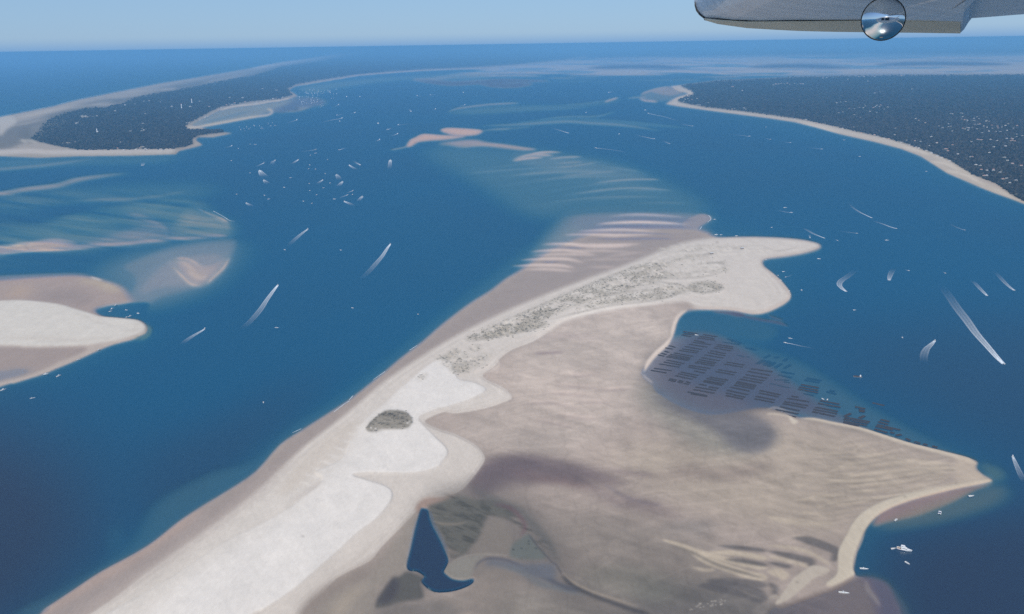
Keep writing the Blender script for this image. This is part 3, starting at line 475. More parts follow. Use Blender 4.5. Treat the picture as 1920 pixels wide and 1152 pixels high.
lag = Z(480, 864, 1240, 370, 1262, 362, 1290, 372, 1298, 420, 1318, 480, 1352, 545, 1385, 610, 1412, 670, 1440, 740, 1425, 790, 1405, 830, 1430, 860, 1480, 892, 1560, 902, 1632, 888, 1606, 925, 1500, 966, 1380, 980, 1310, 962, 1250, 905, 1272, 865, 1215, 825, 1140, 802, 1172, 650, 1200, 520)
stroke(Z(480, 864, 1190, 470, 1160, 620, 1128, 790, 1150, 812, 1210, 832), 5, 1.6, w=1.05, col=S(180, 172, 160), a=.8)
put(fill(spl(lag, 4), 1.4), w=.004, col=S(90, 95, 90))
put(fill(ribbon(Z(480, 864, 1300, 380, 1322, 480, 1385, 600, 1430, 700), 7, 9), 3), w=.25, a=.7)
put(fill(ribbon(Z(480, 864, 1220, 420, 1190, 560, 1160, 720, 1150, 795), 5, 7), 2.2), w=.18, a=.7)
# wrack and dark specks on the foreshore
rv = random.Random(3)
for i in range(26):
    t = rv.random(); x, y = [(1290, 1130), (1440, 1148)][0][0] + t * 70, 1142 - t * 14 + rv.uniform(-5, 5)
    stroke([(x, y), (x + rv.uniform(2, 6), y - rv.uniform(0, 2))], 1.2, .5, col=S(190, 184, 174))

# ================================================================== sandbanks on the left
area([(-450, 290), (0, 296), (150, 295), (330, 292), (300, 305), (150, 310), (0, 318), (-450, 330)], (14, 5), w=.16, mode='max', col=S(150, 150, 130))
for a, wd, ww in (([(-60, 322), (0, 317), (90, 309), (200, 294)], 5, .5), ([(0, 304), (100, 300)], 4, .25), ([(-100, 372), (0, 363), (50, 355), (112, 347), (150, 336), (240, 324)], 8, .62), ([(0, 362), (30, 358)], 5, .95), ([(120, 376), (200, 374), (260, 372), (330, 362), (370, 350)], 7, .3)):
    stroke(a, wd, (9, 2.2), w=ww, mode='max', col=S(200, 176, 156))
area([(-450, 385), (0, 368), (120, 352), (260, 345), (400, 345), (380, 372), (260, 376), (120, 380), (0, 396)], (26, 10), w=.14, mode='max', col=S(150, 150, 132))
lobeA = Z(0, 348, 1445, 95, 1470, 150, 1600, 200, 1720, 268, 1742, 330, 1700, 388, 1650, 396, 1300, 424, 900, 462, 480, 487, 240, 496, 0, 520, -600, 600, -600, 330, 0, 300, 300, 290, 600, 190, 900, 150, 1200, 100)
area(lobeA, (10, 6), w=.2, mode='max', col=S(150, 156, 134))
area(Z(0, 348, 1440, 120, 1600, 205, 1725, 272, 1740, 330, 1695, 385, 1500, 402, 1300, 415, 1250, 330, 1320, 250), (16, 9), w=.4, mode='max', col=S(176, 166, 140))
area(Z(0, 348, 700, 400, 900, 330, 1150, 270, 1300, 350, 1330, 400, 1100, 430, 700, 465, 400, 480), (16, 8), w=.36, mode='max', col=S(170, 158, 146))
stroke(Z(0, 348, 900, 210, 1080, 240, 1220, 310, 1310, 390), 9, (7, 5), w=.62, mode='max', col=S(206, 172, 156))
stroke(Z(0, 348, 1460, 160, 1570, 210, 1660, 245, 1725, 285), 4, 1.6, w=.95, mode='max', col=S(206, 184, 162))
stroke(Z(0, 348, 1500, 180, 1600, 225, 1700, 290, 1700, 370), 12, (7, 5), w=.6, mode='max', col=S(196, 176, 150))
area(Z(0, 348, -500, 480, 0, 440, 150, 430, 250, 415, 430, 395, 600, 440, 480, 484, 240, 494, 0, 518, -600, 600), (9, 4), w=.74, mode='max', col=S(196, 176, 164))
area(Z(0, 348, 60, 450, 170, 430, 240, 490, 100, 505, 0, 518, -200, 540, -100, 500), (6, 2), w=.95, mode='max', col=S(214, 198, 172))
stroke(Z(0, 348, 0, 524, 240, 498, 480, 489, 900, 468, 1300, 430, 1650, 402), 3, (3, 1.2), w=.08, a=.7)
area(Z(0, 348, -600, 560, 0, 535, 400, 500, 900, 480, 1300, 445, 1680, 410, 1700, 440, 1300, 480, 900, 510, 700, 560, 300, 620, 0, 640), (14, 6), w=.04, a=.65)
area(Z(0, 348, -400, 520, 0, 512, 240, 488, 480, 478, 900, 452, 1300, 414, 1680, 388, 1640, 360, 1200, 392, 900, 420, 500, 440, 240, 450, 0, 470), (7, 1.8), w=.55, mode='max', col=S(178, 164, 154))
stroke(Z(0, 348, 0, 512, 240, 490, 480, 481, 700, 470), 4, (4, 1.2), w=.95, mode='max', col=S(208, 186, 168), taper=(0, .5))
# streaky veils over the shoal
vs = fbm((CU + CV * 1.1) / 120, (CV - CU * .12) / 7, 3, 51) - .5
vm, vsl = fill(np.array([(-450, 330), (380, 370), (440, 420), (445, 470), (400, 545), (250, 585), (0, 560), (-450, 560)], float), (30, 14))
Wf[vsl] = np.clip(Wf[vsl] * (1 + vm * vs[vsl] * 2.0) + vm * vs[vsl] * .14, .0006, None)
area([(170, 520), (230, 480), (330, 462), (445, 452), (440, 490), (400, 535), (330, 565), (262, 580), (235, 560), (200, 530)], (34, 14), w=.3, mode='max', col=S(158, 154, 142))
lobeB = Z(0, 348, 1740, 400, 1782, 430, 1765, 500, 1745, 535, 1690, 620, 1640, 670, 1545, 752, 1400, 802, 1200, 862, 1060, 930, 1000, 900, 960, 830, 1000, 700, 900, 600, 1200, 480, 1500, 420)
area(lobeB, (8, 6), w=.42, mode='max', col=S(164, 156, 144))
area(Z(0, 348, 1200, 560, 1500, 480, 1720, 490, 1735, 540, 1680, 625, 1545, 745, 1400, 790, 1200, 800, 1050, 880, 990, 860, 1000, 760), (18, 9), w=.56, mode='max', col=S(184, 168, 154))
area(Z(0, 348, 1290, 560, 1420, 545, 1560, 590, 1700, 500, 1725, 530, 1670, 630, 1545, 742, 1440, 760, 1360, 680), (13, 7), w=.84, mode='max', col=S(194, 174, 156))
for a, wd, ww in ((Z(0, 348, 1300, 545, 1420, 555, 1520, 610), 7, 1.0), (Z(0, 348, 1290, 600, 1370, 680, 1440, 740, 1530, 745), 7, .98), (Z(0, 348, 1735, 520, 1680, 615, 1600, 690, 1540, 748), 6, .98), (Z(0, 348, 1240, 570, 1330, 560, 1400, 590, 1500, 680), 5, .7), (Z(0, 348, 1400, 640, 1500, 690, 1560, 680), 7, .95)):
    stroke(a, wd, 2.4, w=ww, mode='max', col=S(222, 196, 168))
for k in range(9):
    y = 430 + k * 16; stroke(Z(0, 348, 1180 - k * 25, y + 30, 1400, y, 1690 - k * 8, y - 6 + k * 6), 2.2, (6, 1.2), w=.36, mode='max', col=S(180, 164, 150))
# grey wet lobe
area(Z(0, 348, -800, 760, 0, 706, 200, 690, 400, 678, 560, 672, 680, 684, 800, 716, 900, 752, 955, 800, 985, 850, 1000, 872, 930, 888, 800, 905, 725, 935, 760, 990, 600, 1000, 0, 900, -800, 900), (6, 2.5), w=1.04, col=S(176, 160, 150))
area(Z(0, 348, -400, 700, 100, 670, 560, 655, 700, 670, 560, 690, 100, 720), (14, 4), w=.5, mode='max', col=S(180, 160, 150))
area(Z(0, 348, 640, 700, 820, 720, 900, 760, 900, 800, 800, 790, 700, 740, 600, 730), (9, 5), col=S(196, 182, 156), a=.7)
area(Z(0, 348, 80, 760, 200, 750, 250, 800, 150, 850, 50, 830), (12, 6), col=S(192, 170, 148), a=.6)
area(Z(0, 348, 300, 800, 600, 780, 700, 860, 600, 900, 300, 860), (16, 8), col=S(156, 144, 138), a=.7)
stroke(Z(0, 348, 680, 686, 720, 698, 770, 712), 3, 1, w=1.1, col=S(220, 210, 196))
stroke(Z(0, 348, 730, 932, 800, 903, 900, 888, 1000, 870), 2.4, 1, w=1.04, col=S(206, 190, 168))
area(Z(0, 348, 722, 936, 800, 908, 900, 893, 1010, 878, 1120, 880, 1100, 940, 1080, 1010, 1040, 1000, 980, 992, 880, 988, 780, 975), (3, 1.5), w=.02, a=.97)
# white bank
bank = Z(0, 348, -1200, 905, 0, 866, 150, 862, 300, 872, 450, 892, 560, 922, 650, 946, 750, 976, 900, 990, 1030, 1004, 1090, 1034, 1112, 1072, 1095, 1110, 1040, 1136) + Z(0, 600, 1000, 148, 850, 188, 740, 232, 580, 304, 440, 362, 340, 404, 200, 448, 100, 478, 0, 502, -900, 800)
area(bank, 1.8, w=1.12, col=S(196, 184, 172))
area(Z(0, 348, -1200, 912, 0, 870, 150, 866, 300, 877, 450, 898, 560, 930, 650, 955, 750, 985, 900, 1000, 1020, 1014, 1080, 1045, 1095, 1075, 1070, 1105, 1000, 1130, 900, 1160, 750, 1185, 640, 1200, 450, 1212, 200, 1214, 0, 1205, -1200, 1210), 1.6, w=1.3, col=S(222, 218, 208))
area(Z(0, 600, -1200, 240, 0, 203, 200, 212, 450, 208, 620, 205, 660, 225, 560, 275, 450, 320, 330, 375, 200, 420, 100, 440, 0, 460, -900, 700), 2.4, w=1.05, col=S(170, 156, 147))
area(Z(0, 600, -800, 430, 0, 380, 120, 360, 250, 380, 100, 445, 0, 470, -800, 740), (9, 4), col=S(142, 142, 146), w=.95, a=.8)
stroke(Z(0, 600, 0, 140, 300, 150, 600, 160, 900, 140), 8, (9, 3), col=S(210, 202, 190), a=.5)
for k in range(5):
    stroke(Z(0, 348, 1075 - k * 14, 1050 - k * 4, 1085 - k * 22, 1085, 1040 - k * 34, 1120 - k * 4), 1.5, 1, col=S(202, 194, 182), a=.6)
stroke(Z(0, 348, 1095, 1030, 1130, 1075, 1100, 1130, 1000, 1160), 6, 2.5, w=.4, mode='max', col=S(150, 160, 110))
stroke(Z(0, 348, 520, 960, 640, 985, 720, 1030, 900, 1060), 2, 1.2, col=S(204, 198, 186), a=.7)

# ================================================================== dune grass on the island
grass = []
def veg(pts, a, dens, soft=2.0, k=3.2, th=.42, col=MARRAM):
    ms = fill(spl(pts, 4), soft)
    nn = fbm(GX[ms[1]] / 6, GY[ms[1]] / 11, 3, 61)
    nb = fbm((GX[ms[1]] + .3 * GY[ms[1]]) / 60, (GY[ms[1]] - .45 * GX[ms[1]]) / 34, 3, 66)
    m2 = ms[0] * np.clip((nn * .5 + nb * .8 - th - .09) * k * 1.3, 0, 1)
    put((ms[0], ms[1]), col=S(206, 199, 188), a=.5 * a); put((m2, ms[1]), col=col, a=a * .8); put((m2, ms[1]), f=GRS, fa=dens)
    put((ms[0] * np.clip((fbm(GX[ms[1]] / 14, GY[ms[1]] / 30, 2, 91) - .52) * 6, 0, 1), ms[1]), col=S(232, 226, 216), a=.5)
    Wf[ms[1]] += ms[0] * (nn - .45) * .5
veg([(872, 642), (900, 621), (960, 598), (1010, 576), (1072, 549), (1135, 524), (1197, 499), (1235, 489), (1255, 500), (1235, 528), (1180, 545), (1100, 568), (1050, 586), (1010, 606), (960, 626), (905, 637)], 1.0, 1.0, th=.38, k=5)
veg([(1072, 588), (1120, 565), (1190, 548), (1260, 535), (1285, 545), (1262, 556), (1222, 565), (1160, 570), (1110, 582)], .9, .7, th=.36)
veg([(1197, 499), (1240, 486), (1335, 480), (1365, 500), (1358, 514), (1320, 520), (1250, 524), (1210, 530)], .7, .25, th=.46)
veg([(1287, 539), (1300, 532), (1325, 529), (1348, 534), (1358, 541), (1345, 547), (1315, 550), (1295, 546)], 1.0, .8, th=.22, k=4)
veg([(1210, 527), (1260, 533), (1300, 541), (1280, 552), (1240, 540)], .7, .4, th=.4)
veg([(960, 602), (1022, 606), (1022, 614), (997, 622), (960, 631), (905, 638), (930, 618)], .9, .7, th=.3)
veg([(1230, 470), (1290, 460), (1400, 462), (1470, 470), (1380, 480), (1280, 484)], .5, .12, th=.5)
veg(Z(480, 600, 1440, 250, 1500, 220, 1580, 260, 1640, 290, 1700, 260, 1760, 265, 1765, 300, 1700, 350, 1620, 360, 1600, 400, 1480, 408, 1440, 370, 1380, 330, 1340, 290, 1400, 280), .7, .35, th=.4)
veg(Z(480, 600, 1590, 205, 1680, 195, 1700, 215, 1650, 240, 1600, 235), .7, .4, th=.35)
veg(Z(480, 600, 1205, 455, 1240, 430, 1285, 415, 1280, 440, 1220, 470), .8, .5, th=.3)
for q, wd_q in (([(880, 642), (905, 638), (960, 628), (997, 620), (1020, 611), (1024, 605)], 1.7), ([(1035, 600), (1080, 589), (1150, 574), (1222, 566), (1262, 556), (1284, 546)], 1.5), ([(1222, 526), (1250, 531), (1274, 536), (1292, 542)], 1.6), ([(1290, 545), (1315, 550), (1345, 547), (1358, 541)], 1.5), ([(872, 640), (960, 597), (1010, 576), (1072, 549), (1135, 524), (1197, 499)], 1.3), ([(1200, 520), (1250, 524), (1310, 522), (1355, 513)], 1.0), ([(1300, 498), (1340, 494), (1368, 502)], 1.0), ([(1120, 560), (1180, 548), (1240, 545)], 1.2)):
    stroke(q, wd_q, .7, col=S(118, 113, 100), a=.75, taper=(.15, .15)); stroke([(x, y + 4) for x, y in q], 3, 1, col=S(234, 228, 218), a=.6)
mar = Z(480, 600, 828, 832, 850, 790, 890, 750, 935, 715, 975, 693, 1050, 688, 1120, 700, 1160, 730, 1177, 770, 1165, 800, 1120, 828, 1000, 836, 930, 838, 850, 848)
ms = fill(spl(mar, 4), 1.0)
put(ms, w=1.5, col=S(164, 158, 145)); put(ms, f=GRS, fa=.16)
mst = fbm((CU[ms[1]] + CV[ms[1]] * .2) / 14, (CV[ms[1]] - CU[ms[1]] * .1) / 1.6, 3, 71)
put((ms[0] * np.clip((mst - .45) * 4, 0, 1), ms[1]), col=S(128, 124, 112), a=.8)
stroke(Z(480, 600, 940, 728, 1000, 728, 1080, 748, 1170, 772), 6, 2, col=S(112, 108, 100), a=.7, f=GRS, fa=.9)
stroke(Z(480, 600, 1030, 705, 1110, 720, 1160, 745), 3, 1.4, col=S(116, 112, 102), a=.7, f=GRS, fa=.5)
stroke(Z(480, 600, 830, 832, 880, 770, 940, 724, 985, 715), 1.6, .7, col=S(104, 100, 94), a=.8)
stroke(Z(480, 600, 830, 836, 870, 848, 960, 842), 2, .8, col=S(110, 106, 98), a=.8, f=GRS, fa=.6)
for x, y in Z(480, 600, 1140, 790, 1155, 780, 865, 826, 900, 830): stroke([(x - 2, y), (x + 2, y)], 2, .6, col=DRY)
for x, y, L in ((1391, 468, 3), (1345, 455, 3), (1330, 477, 9), (569, 1010, 3), (1793, 907, 2), (1697, 933, 4), (1495, 1093, 4)):
    stroke([(x - L, y), (x + L, y + .5)], 2, .8, col=S(120, 112, 100), a=.8)

sh = blur((Wf > .5).astype(np.float32), 42, 20)
Wf = np.maximum(Wf, .07 * np.clip(sh * 1.6, 0, 1) * (.6 + .8 * fbm(CU / 120, CV / 60, 2, 77))).astype(np.float32)
put((fill(spl(lag, 4), 1.4)[0], fill(spl(lag, 4), 1.4)[1]), w=.002)
# fine large-scale dune undulation over dry ground
Wf += np.clip(Wf - 1.1, 0, .2) * (fbm(GX / 50, GY / 50, 3, 81) - .5) * 1.2
Wf = np.clip(Wf, .0006, 1.9).astype(np.float32)
# light and dark reaches of the flats, and the two darker, siltier reaches of water, partly painted vignetting
fm = np.zeros_like(Wf); fm[flat_s] = flat_m
COL *= (1 + fm * np.interp(CV, [560, 640, 760, 900, 1150], [.14, .18, .07, -.06, -.12]))[..., None]
area([(-450, 1450), (-450, 760), (60, 820), (200, 930), (180, 1060), (60, 1180)], (120, 90), f=BODY, fa=1)
area([(1600, 1450), (1640, 990), (1800, 960), (2000, 900), (2400, 900), (2400, 1450)], (90, 60), f=BODY, fa=.95)
area([(1500, 640), (1700, 620), (2400, 560), (2400, 960), (1900, 900), (1700, 780)], (120, 60), f=BODY, fa=.45)
area(lag, 3, f=BODY, fa=1)
area([(250, 860), (480, 760), (620, 700), (420, 940), (280, 1000)], (50, 40), f=BODY, fa=.5)
COL = COL * np.array([1.0, .93, .85], np.float32)
COL *= (1 + np.clip(1 - Wf, 0, .3)[..., None] / .3 * np.array([.06, -.01, .12], np.float32))
COL = np.clip(COL, .015, .8).astype(np.float32)

# ================================================================== ground and sea as real surfaces
def new_mat(name):
    m = bpy.data.materials.new(name); m.use_nodes = True; nt = m.node_tree; nt.nodes.clear()
    return m, nt, nt.nodes.new, nt.links.new
def link(name, me, mat=None, parent=None, loc=None):
    o = bpy.data.objects.new(name, me); C.objects.link(o)
    if mat is not None and me is not None and not me.materials: me.materials.append(mat)
    if parent is not None: o.parent = parent
    if loc is not None: o.location = loc
    return o
def fmesh(name, co, quads, smooth=True):
    me = bpy.data.meshes.new(name)
    co = np.ascontiguousarray(co, np.float32); quads = np.ascontiguousarray(quads, np.int32); k = quads.shape[1]
    me.vertices.add(len(co)); me.vertices.foreach_set("co", co.ravel())
    me.loops.add(quads.size); me.loops.foreach_set("vertex_index", quads.ravel())
    me.polygons.add(len(quads)); me.polygons.foreach_set("loop_start", np.arange(0, quads.size, k, dtype=np.int32))
    me.update(calc_edges=True)
    if smooth: me.polygons.foreach_set("use_smooth", np.ones(len(quads), bool))
    return me
def bil(Fd, u, v):
    x = np.clip((u - X0) / CS - .5, 0, NX - 1.001); y = np.clip((v - Y0) / CS - .5, 0, NY - 1.001)
    xi = x.astype(int); yi = y.astype(int); fx = (x - xi); fy = (y - yi)
    if Fd.ndim == 3: fx = fx[..., None]; fy = fy[..., None]
    return (Fd[yi, xi] * (1 - fx) + Fd[yi, xi + 1] * fx) * (1 - fy) + (Fd[yi + 1, xi] * (1 - fx) + Fd[yi + 1, xi + 1] * fx) * fy

# polar grid about the point under the camera: fine rings where the bay lies, coarse all round
vv = np.concatenate([np.arange(85.0, 300, 1.6), np.arange(300, 1160, 1.8), np.arange(1160, 1400, 12)])
dep = theta + np.arctan((vv - PH / 2) / FPX)
rad = CAM_H / np.tan(dep)
rad = np.concatenate([[230000., 160000.], rad[rad < 150000], [520., 440., 370., 300., 240., 180., 120., 60.]])[::-1]
azf = np.radians(np.linspace(-38.5, 38.5, 1340))
azc = np.radians(np.concatenate([np.arange(40, 320, 2.5)]))
az = np.concatenate([azf, azc])
NR, NA = len(rad), len(az)
Rm, Am = np.meshgrid(rad, az, indexing='ij')
VX = Rm * np.sin(Am); VY = Rm * np.cos(Am)
pu, pv = to_px(VX, VY)
inside = (VY > 0) & (pu > X0 + 5) & (pu < X1 - 5) & (pv < Y1 - 5) & (np.abs(np.sin(Am)) < .64)
w = np.where(inside, bil(Wf, pu, pv), .0006)
# the island runs on under and behind the aircraft, the wooded coast lies to the right behind it
rest = ~inside
isl = np.clip(1.25 - np.abs((VX + 420) - .35 * (VY - 500) + 60 * np.sin(VY / 260)) / 420, .0006, 1.3); isl = np.where(VY < 760, isl, .0006)
cst = np.where((VX > 1900 + .12 * VY) & (VY < 2500) & (VY > -9000), 1.35, .0006)
w = np.where(rest, np.maximum(np.maximum(isl, cst), .0006), w)
edge = np.clip(np.minimum(pu - X0, X1 - pu) / 60, 0, 1); w = np.where(rest, w, w * edge + .0006 * (1 - edge))
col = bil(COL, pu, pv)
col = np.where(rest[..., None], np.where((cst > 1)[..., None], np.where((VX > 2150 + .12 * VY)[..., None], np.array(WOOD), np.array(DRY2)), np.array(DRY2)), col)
h = np.where(w >= 1, .035 + (w - 1) * 8.0, -.035 + 1.2 * np.log(np.clip(w, .0006, 1)) - .25 * np.log(np.clip(w, .0006, 1)) ** 2)
co = np.stack([VX, VY, h], -1).reshape(-1, 3)
ii = np.arange(NR - 1)[:, None] * NA; jj = np.arange(NA)[None]
q = np.stack([ii + jj, ii + (jj + 1) % NA, ii + NA + (jj + 1) % NA, ii + NA + jj], -1).reshape(-1, 4)[:, ::-1]
deepv = h < -15
drop = deepv[:-1] & deepv[1:] & np.roll(deepv, -1, 1)[:-1] & np.roll(deepv, -1, 1)[1:]
me = fmesh("terrain", co, q[~drop.ravel()])
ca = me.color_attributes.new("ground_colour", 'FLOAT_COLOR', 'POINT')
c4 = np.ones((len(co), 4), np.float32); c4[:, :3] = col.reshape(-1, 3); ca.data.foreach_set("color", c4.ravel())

m_ground, nt, N, L = new_mat("sand_and_soil")
out = N("ShaderNodeOutputMaterial"); bs = N("ShaderNodeBsdfPrincipled"); at = N("ShaderNodeAttribute"); at.attribute_name = "ground_colour"
geo = N("ShaderNodeNewGeometry"); mp = N("ShaderNodeMapping"); mp.inputs["Scale"].default_value = (.22, .1, .22); L(geo.outputs["Position"], mp.inputs[0])
nz = N("ShaderNodeTexNoise"); nz.inputs["Scale"].default_value = 1; nz.inputs["Detail"].default_value = 5; nz.inputs["Roughness"].default_value = .7; L(mp.outputs[0], nz.inputs["Vector"])
mr = N("ShaderNodeMapRange"); mr.inputs[1].default_value = .25; mr.inputs[2].default_value = .75; mr.inputs[3].default_value = .93; mr.inputs[4].default_value = 1.07; L(nz.outputs[0], mr.inputs[0])
mp3 = N("ShaderNodeMapping"); mp3.inputs["Scale"].default_value = (.035, .016, .035); mp3.inputs["Rotation"].default_value = (0, 0, .35); L(geo.outputs["Position"], mp3.inputs[0])
nz3 = N("ShaderNodeTexNoise"); nz3.inputs["Scale"].default_value = 1; nz3.inputs["Detail"].default_value = 6; nz3.inputs["Roughness"].default_value = .62; nz3.inputs["Distortion"].default_value = .8; L(mp3.outputs[0], nz3.inputs["Vector"])
mr3 = N("ShaderNodeMapRange"); mr3.inputs[1].default_value = .3; mr3.inputs[2].default_value = .7; mr3.inputs[3].default_value = .95; mr3.inputs[4].default_value = 1.05; L(nz3.outputs[0], mr3.inputs[0])
mm3 = N("ShaderNodeMath"); mm3.operation = 'MULTIPLY'; L(mr.outputs[0], mm3.inputs[0]); L(mr3.outputs[0], mm3.inputs[1])
mx = N("ShaderNodeVectorMath"); mx.operation = 'SCALE'; L(at.outputs["Color"], mx.inputs[0]); L(mm3.outputs[0], mx.inputs["Scale"])
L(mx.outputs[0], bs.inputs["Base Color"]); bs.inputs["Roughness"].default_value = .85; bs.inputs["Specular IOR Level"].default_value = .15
bp = N("ShaderNodeBump"); bp.inputs["Strength"].default_value = .35; bp.inputs["Distance"].default_value = 1.0; L(nz.outputs[0], bp.inputs["Height"]); L(bp.outputs[0], bs.inputs["Normal"])
L(bs.outputs[0], out.inputs[0])
terrain = link("terrain", me, m_ground); terrain["kind"] = "structure"

th_ = np.linspace(0, 2 * math.pi, 49)[:-1]
bed = link("seabed", fmesh("seabed", np.array([(math.cos(a) * 230000, math.sin(a) * 230000, -16.0) for a in th_]), np.arange(48)[None]), m_ground); bed["kind"] = "structure"
ba = bed.data.color_attributes.new("ground_colour", 'FLOAT_COLOR', 'POINT'); ba.data.foreach_set("color", np.tile(np.array([.25, .22, .17, 1], np.float32), 48))
# sea sheet: same rings, left out where the ground stands clear of it
dry = h > .5
keep = ~(dry[:-1] & dry[1:] & np.roll(dry, -1, 1)[:-1] & np.roll(dry, -1, 1)[1:])
me = fmesh("sea", np.stack([VX, VY, VX * 0], -1).reshape(-1, 3), q[keep.ravel()])
da = me.attributes.new("depth", 'FLOAT', 'POINT'); da.data.foreach_set("value", np.clip(-h, 0, 20).astype(np.float32).ravel())
bd = np.where(inside, bil(BODY, pu, pv), .4)
db = me.attributes.new("silt_vignette", 'FLOAT', 'POINT'); db.data.foreach_set("value", bd.astype(np.float32).ravel())
m_sea, nt, N, L = new_mat("sea_water")
out = N("ShaderNodeOutputMaterial"); at = N("ShaderNodeAttribute"); at.attribute_name = "depth"
# light left after passing through the water: exp(-c * depth) for each colour
sc1 = N("ShaderNodeCombineXYZ")
for i, c in enumerate((.37, .225, .205)):
    m1 = N("ShaderNodeMath"); m1.operation = 'MULTIPLY'; m1.inputs[1].default_value = -c; L(at.outputs["Fac"], m1.inputs[0])
    m2 = N("ShaderNodeMath"); m2.operation = 'EXPONENT'; L(m1.outputs[0], m2.inputs[0]); L(m2.outputs[0], sc1.inputs[i])
tr = N("ShaderNodeBsdfTransparent"); L(sc1.outputs[0], tr.inputs[0])
geo = N("ShaderNodeNewGeometry")
mp = N("ShaderNodeMapping"); mp.inputs["Scale"].default_value = (.0011, .0006, .001); L(geo.outputs["Position"], mp.inputs[0])
nz = N("ShaderNodeTexNoise"); nz.inputs["Scale"].default_value = 1; nz.inputs["Detail"].default_value = 4; L(mp.outputs[0], nz.inputs["Vector"])
mixb = N("ShaderNodeMix"); mixb.data_type = 'RGBA'; at2 = N("ShaderNodeAttribute"); at2.attribute_name = "silt_vignette"
tn = N("ShaderNodeMath"); tn.operation = 'MULTIPLY_ADD'; tn.use_clamp = True; tn.inputs[1].default_value = .5; tn.inputs[2].default_value = -.2; L(nz.outputs[0], tn.inputs[0])
tn2 = N("ShaderNodeMath"); tn2.operation = 'ADD'; tn2.use_clamp = True; L(tn.outputs[0], tn2.inputs[0]); L(at2.outputs["Fac"], tn2.inputs[1]); L(tn2.outputs[0], mixb.inputs[0])
mixb.inputs[6].default_value = (.0035, .080, .160, 1); mixb.inputs[7].default_value = (.023, .036, .062, 1)
one = N("ShaderNodeVectorMath"); one.operation = 'MULTIPLY'; L(sc1.outputs[0], one.inputs[0]); L(sc1.outputs[0], one.inputs[1])
one2 = N("ShaderNodeVectorMath"); one2.operation = 'SUBTRACT'; one2.inputs[0].default_value = (1, 1, 1); L(one.outputs[0], one2.inputs[1])
bod = N("ShaderNodeVectorMath"); bod.operation = 'MULTIPLY'; L(one2.outputs[0], bod.inputs[0]); L(mixb.outputs[2], bod.inputs[1])
df = N("ShaderNodeBsdfDiffuse"); L(bod.outputs[0], df.inputs[0])
add = N("ShaderNodeAddShader"); L(tr.outputs[0], add.inputs[0]); L(df.outputs[0], add.inputs[1])
mp2 = N("ShaderNodeMapping"); mp2.inputs["Scale"].default_value = (.09, .055, .09); mp2.inputs["Rotation"].default_value = (0, 0, .5); L(geo.outputs["Position"], mp2.inputs[0])
wv = N("ShaderNodeTexNoise"); wv.inputs["Scale"].default_value = 1; wv.inputs["Detail"].default_value = 4; wv.inputs["Roughness"].default_value = .65; L(mp2.outputs[0], wv.inputs["Vector"])
bp = N("ShaderNodeBump"); bp.inputs["Strength"].default_value = .5; bp.inputs["Distance"].default_value = 1.2; L(wv.outputs[0], bp.inputs["Height"])
L(bp.outputs[0], df.inputs["Normal"])
gl = N("ShaderNodeBsdfGlossy"); gl.inputs["Roughness"].default_value = .28; gl.inputs[0].default_value = (.9, .95, 1, 1); L(bp.outputs[0], gl.inputs["Normal"])
fr = N("ShaderNodeFresnel"); fr.inputs[0].default_value = 1.33
fc = N("ShaderNodeMath"); fc.operation = 'MINIMUM'; fc.inputs[1].default_value = .085; L(fr.outputs[0], fc.inputs[0])
mx = N("ShaderNodeMixShader"); L(fc.outputs[0], mx.inputs[0]); L(add.outputs[0], mx.inputs[1]); L(gl.outputs[0], mx.inputs[2])
L(mx.outputs[0], out.inputs[0])
sea = link("sea", me, m_sea); sea["kind"] = "structure"

# ------------------------------------------------------------------ simple materials
def plain(name, c, rough=.6, metal=0.0, spec=.4, noise=0, nscale=3.0):
    m, nt, N, L = new_mat(name); o = N("ShaderNodeOutputMaterial"); b = N("ShaderNodeBsdfPrincipled")
    b.inputs["Roughness"].default_value = rough; b.inputs["Metallic"].default_value = metal; b.inputs["Specular IOR Level"].default_value = spec
    if noise:
        g = N("ShaderNodeTexCoord"); z = N("ShaderNodeTexNoise"); z.inputs["Scale"].default_value = nscale; z.inputs["Detail"].default_value = 5; L(g.outputs["Object"], z.inputs["Vector"])
        r = N("ShaderNodeMapRange"); r.inputs[1].default_value = .3; r.inputs[2].default_value = .7; r.inputs[3].default_value = 1 - noise; r.inputs[4].default_value = 1 + noise * .5; L(z.outputs[0], r.inputs[0])
        s = N("ShaderNodeVectorMath"); s.operation = 'SCALE'; s.inputs[0].default_value = c; L(r.outputs[0], s.inputs["Scale"]); L(s.outputs[0], b.inputs["Base Color"])
    else: b.inputs["Base Color"].default_value = (*c, 1)
    L(b.outputs[0], o.inputs[0]); return m
M = dict(
    gel=plain("white_gelcoat", (.80, .81, .80), .3, noise=.06), deck=plain("pale_deck", (.60, .59, .55), .6, noise=.1), glass=plain("dark_glass", (.02, .03, .04), .1, spec=.8),
    navy=plain("navy_hull_paint", (.03, .05, .12), .35), motor=plain("outboard_cowl", (.03, .03, .035), .4), alu=plain("bare_aluminium", (.42, .43, .44), .45, .8),
    tan=plain("canvas_cover", (.35, .24, .17), .8), bags=plain("oyster_bags", (.055, .052, .058), .9, noise=.4), steel=plain("rusty_steel", (.12, .08, .06), .8),
    wall=plain("cream_render", (.62, .57, .50), .85, noise=.12, nscale=.3), roofw=plain("pale_roof", (.52, .52, .52), .7, noise=.1), roofr=plain("terracotta_tiles", (.42, .20, .13), .85, noise=.25, nscale=.5),
    roofg=plain("grey_roof", (.30, .30, .31), .8, noise=.2), tower=plain("white_tower_paint", (.84, .83, .80), .6), red=plain("red_lantern_paint", (.45, .04, .03), .5), wood=plain("weathered_planks", (.30, .25, .20), .85, noise=.2))

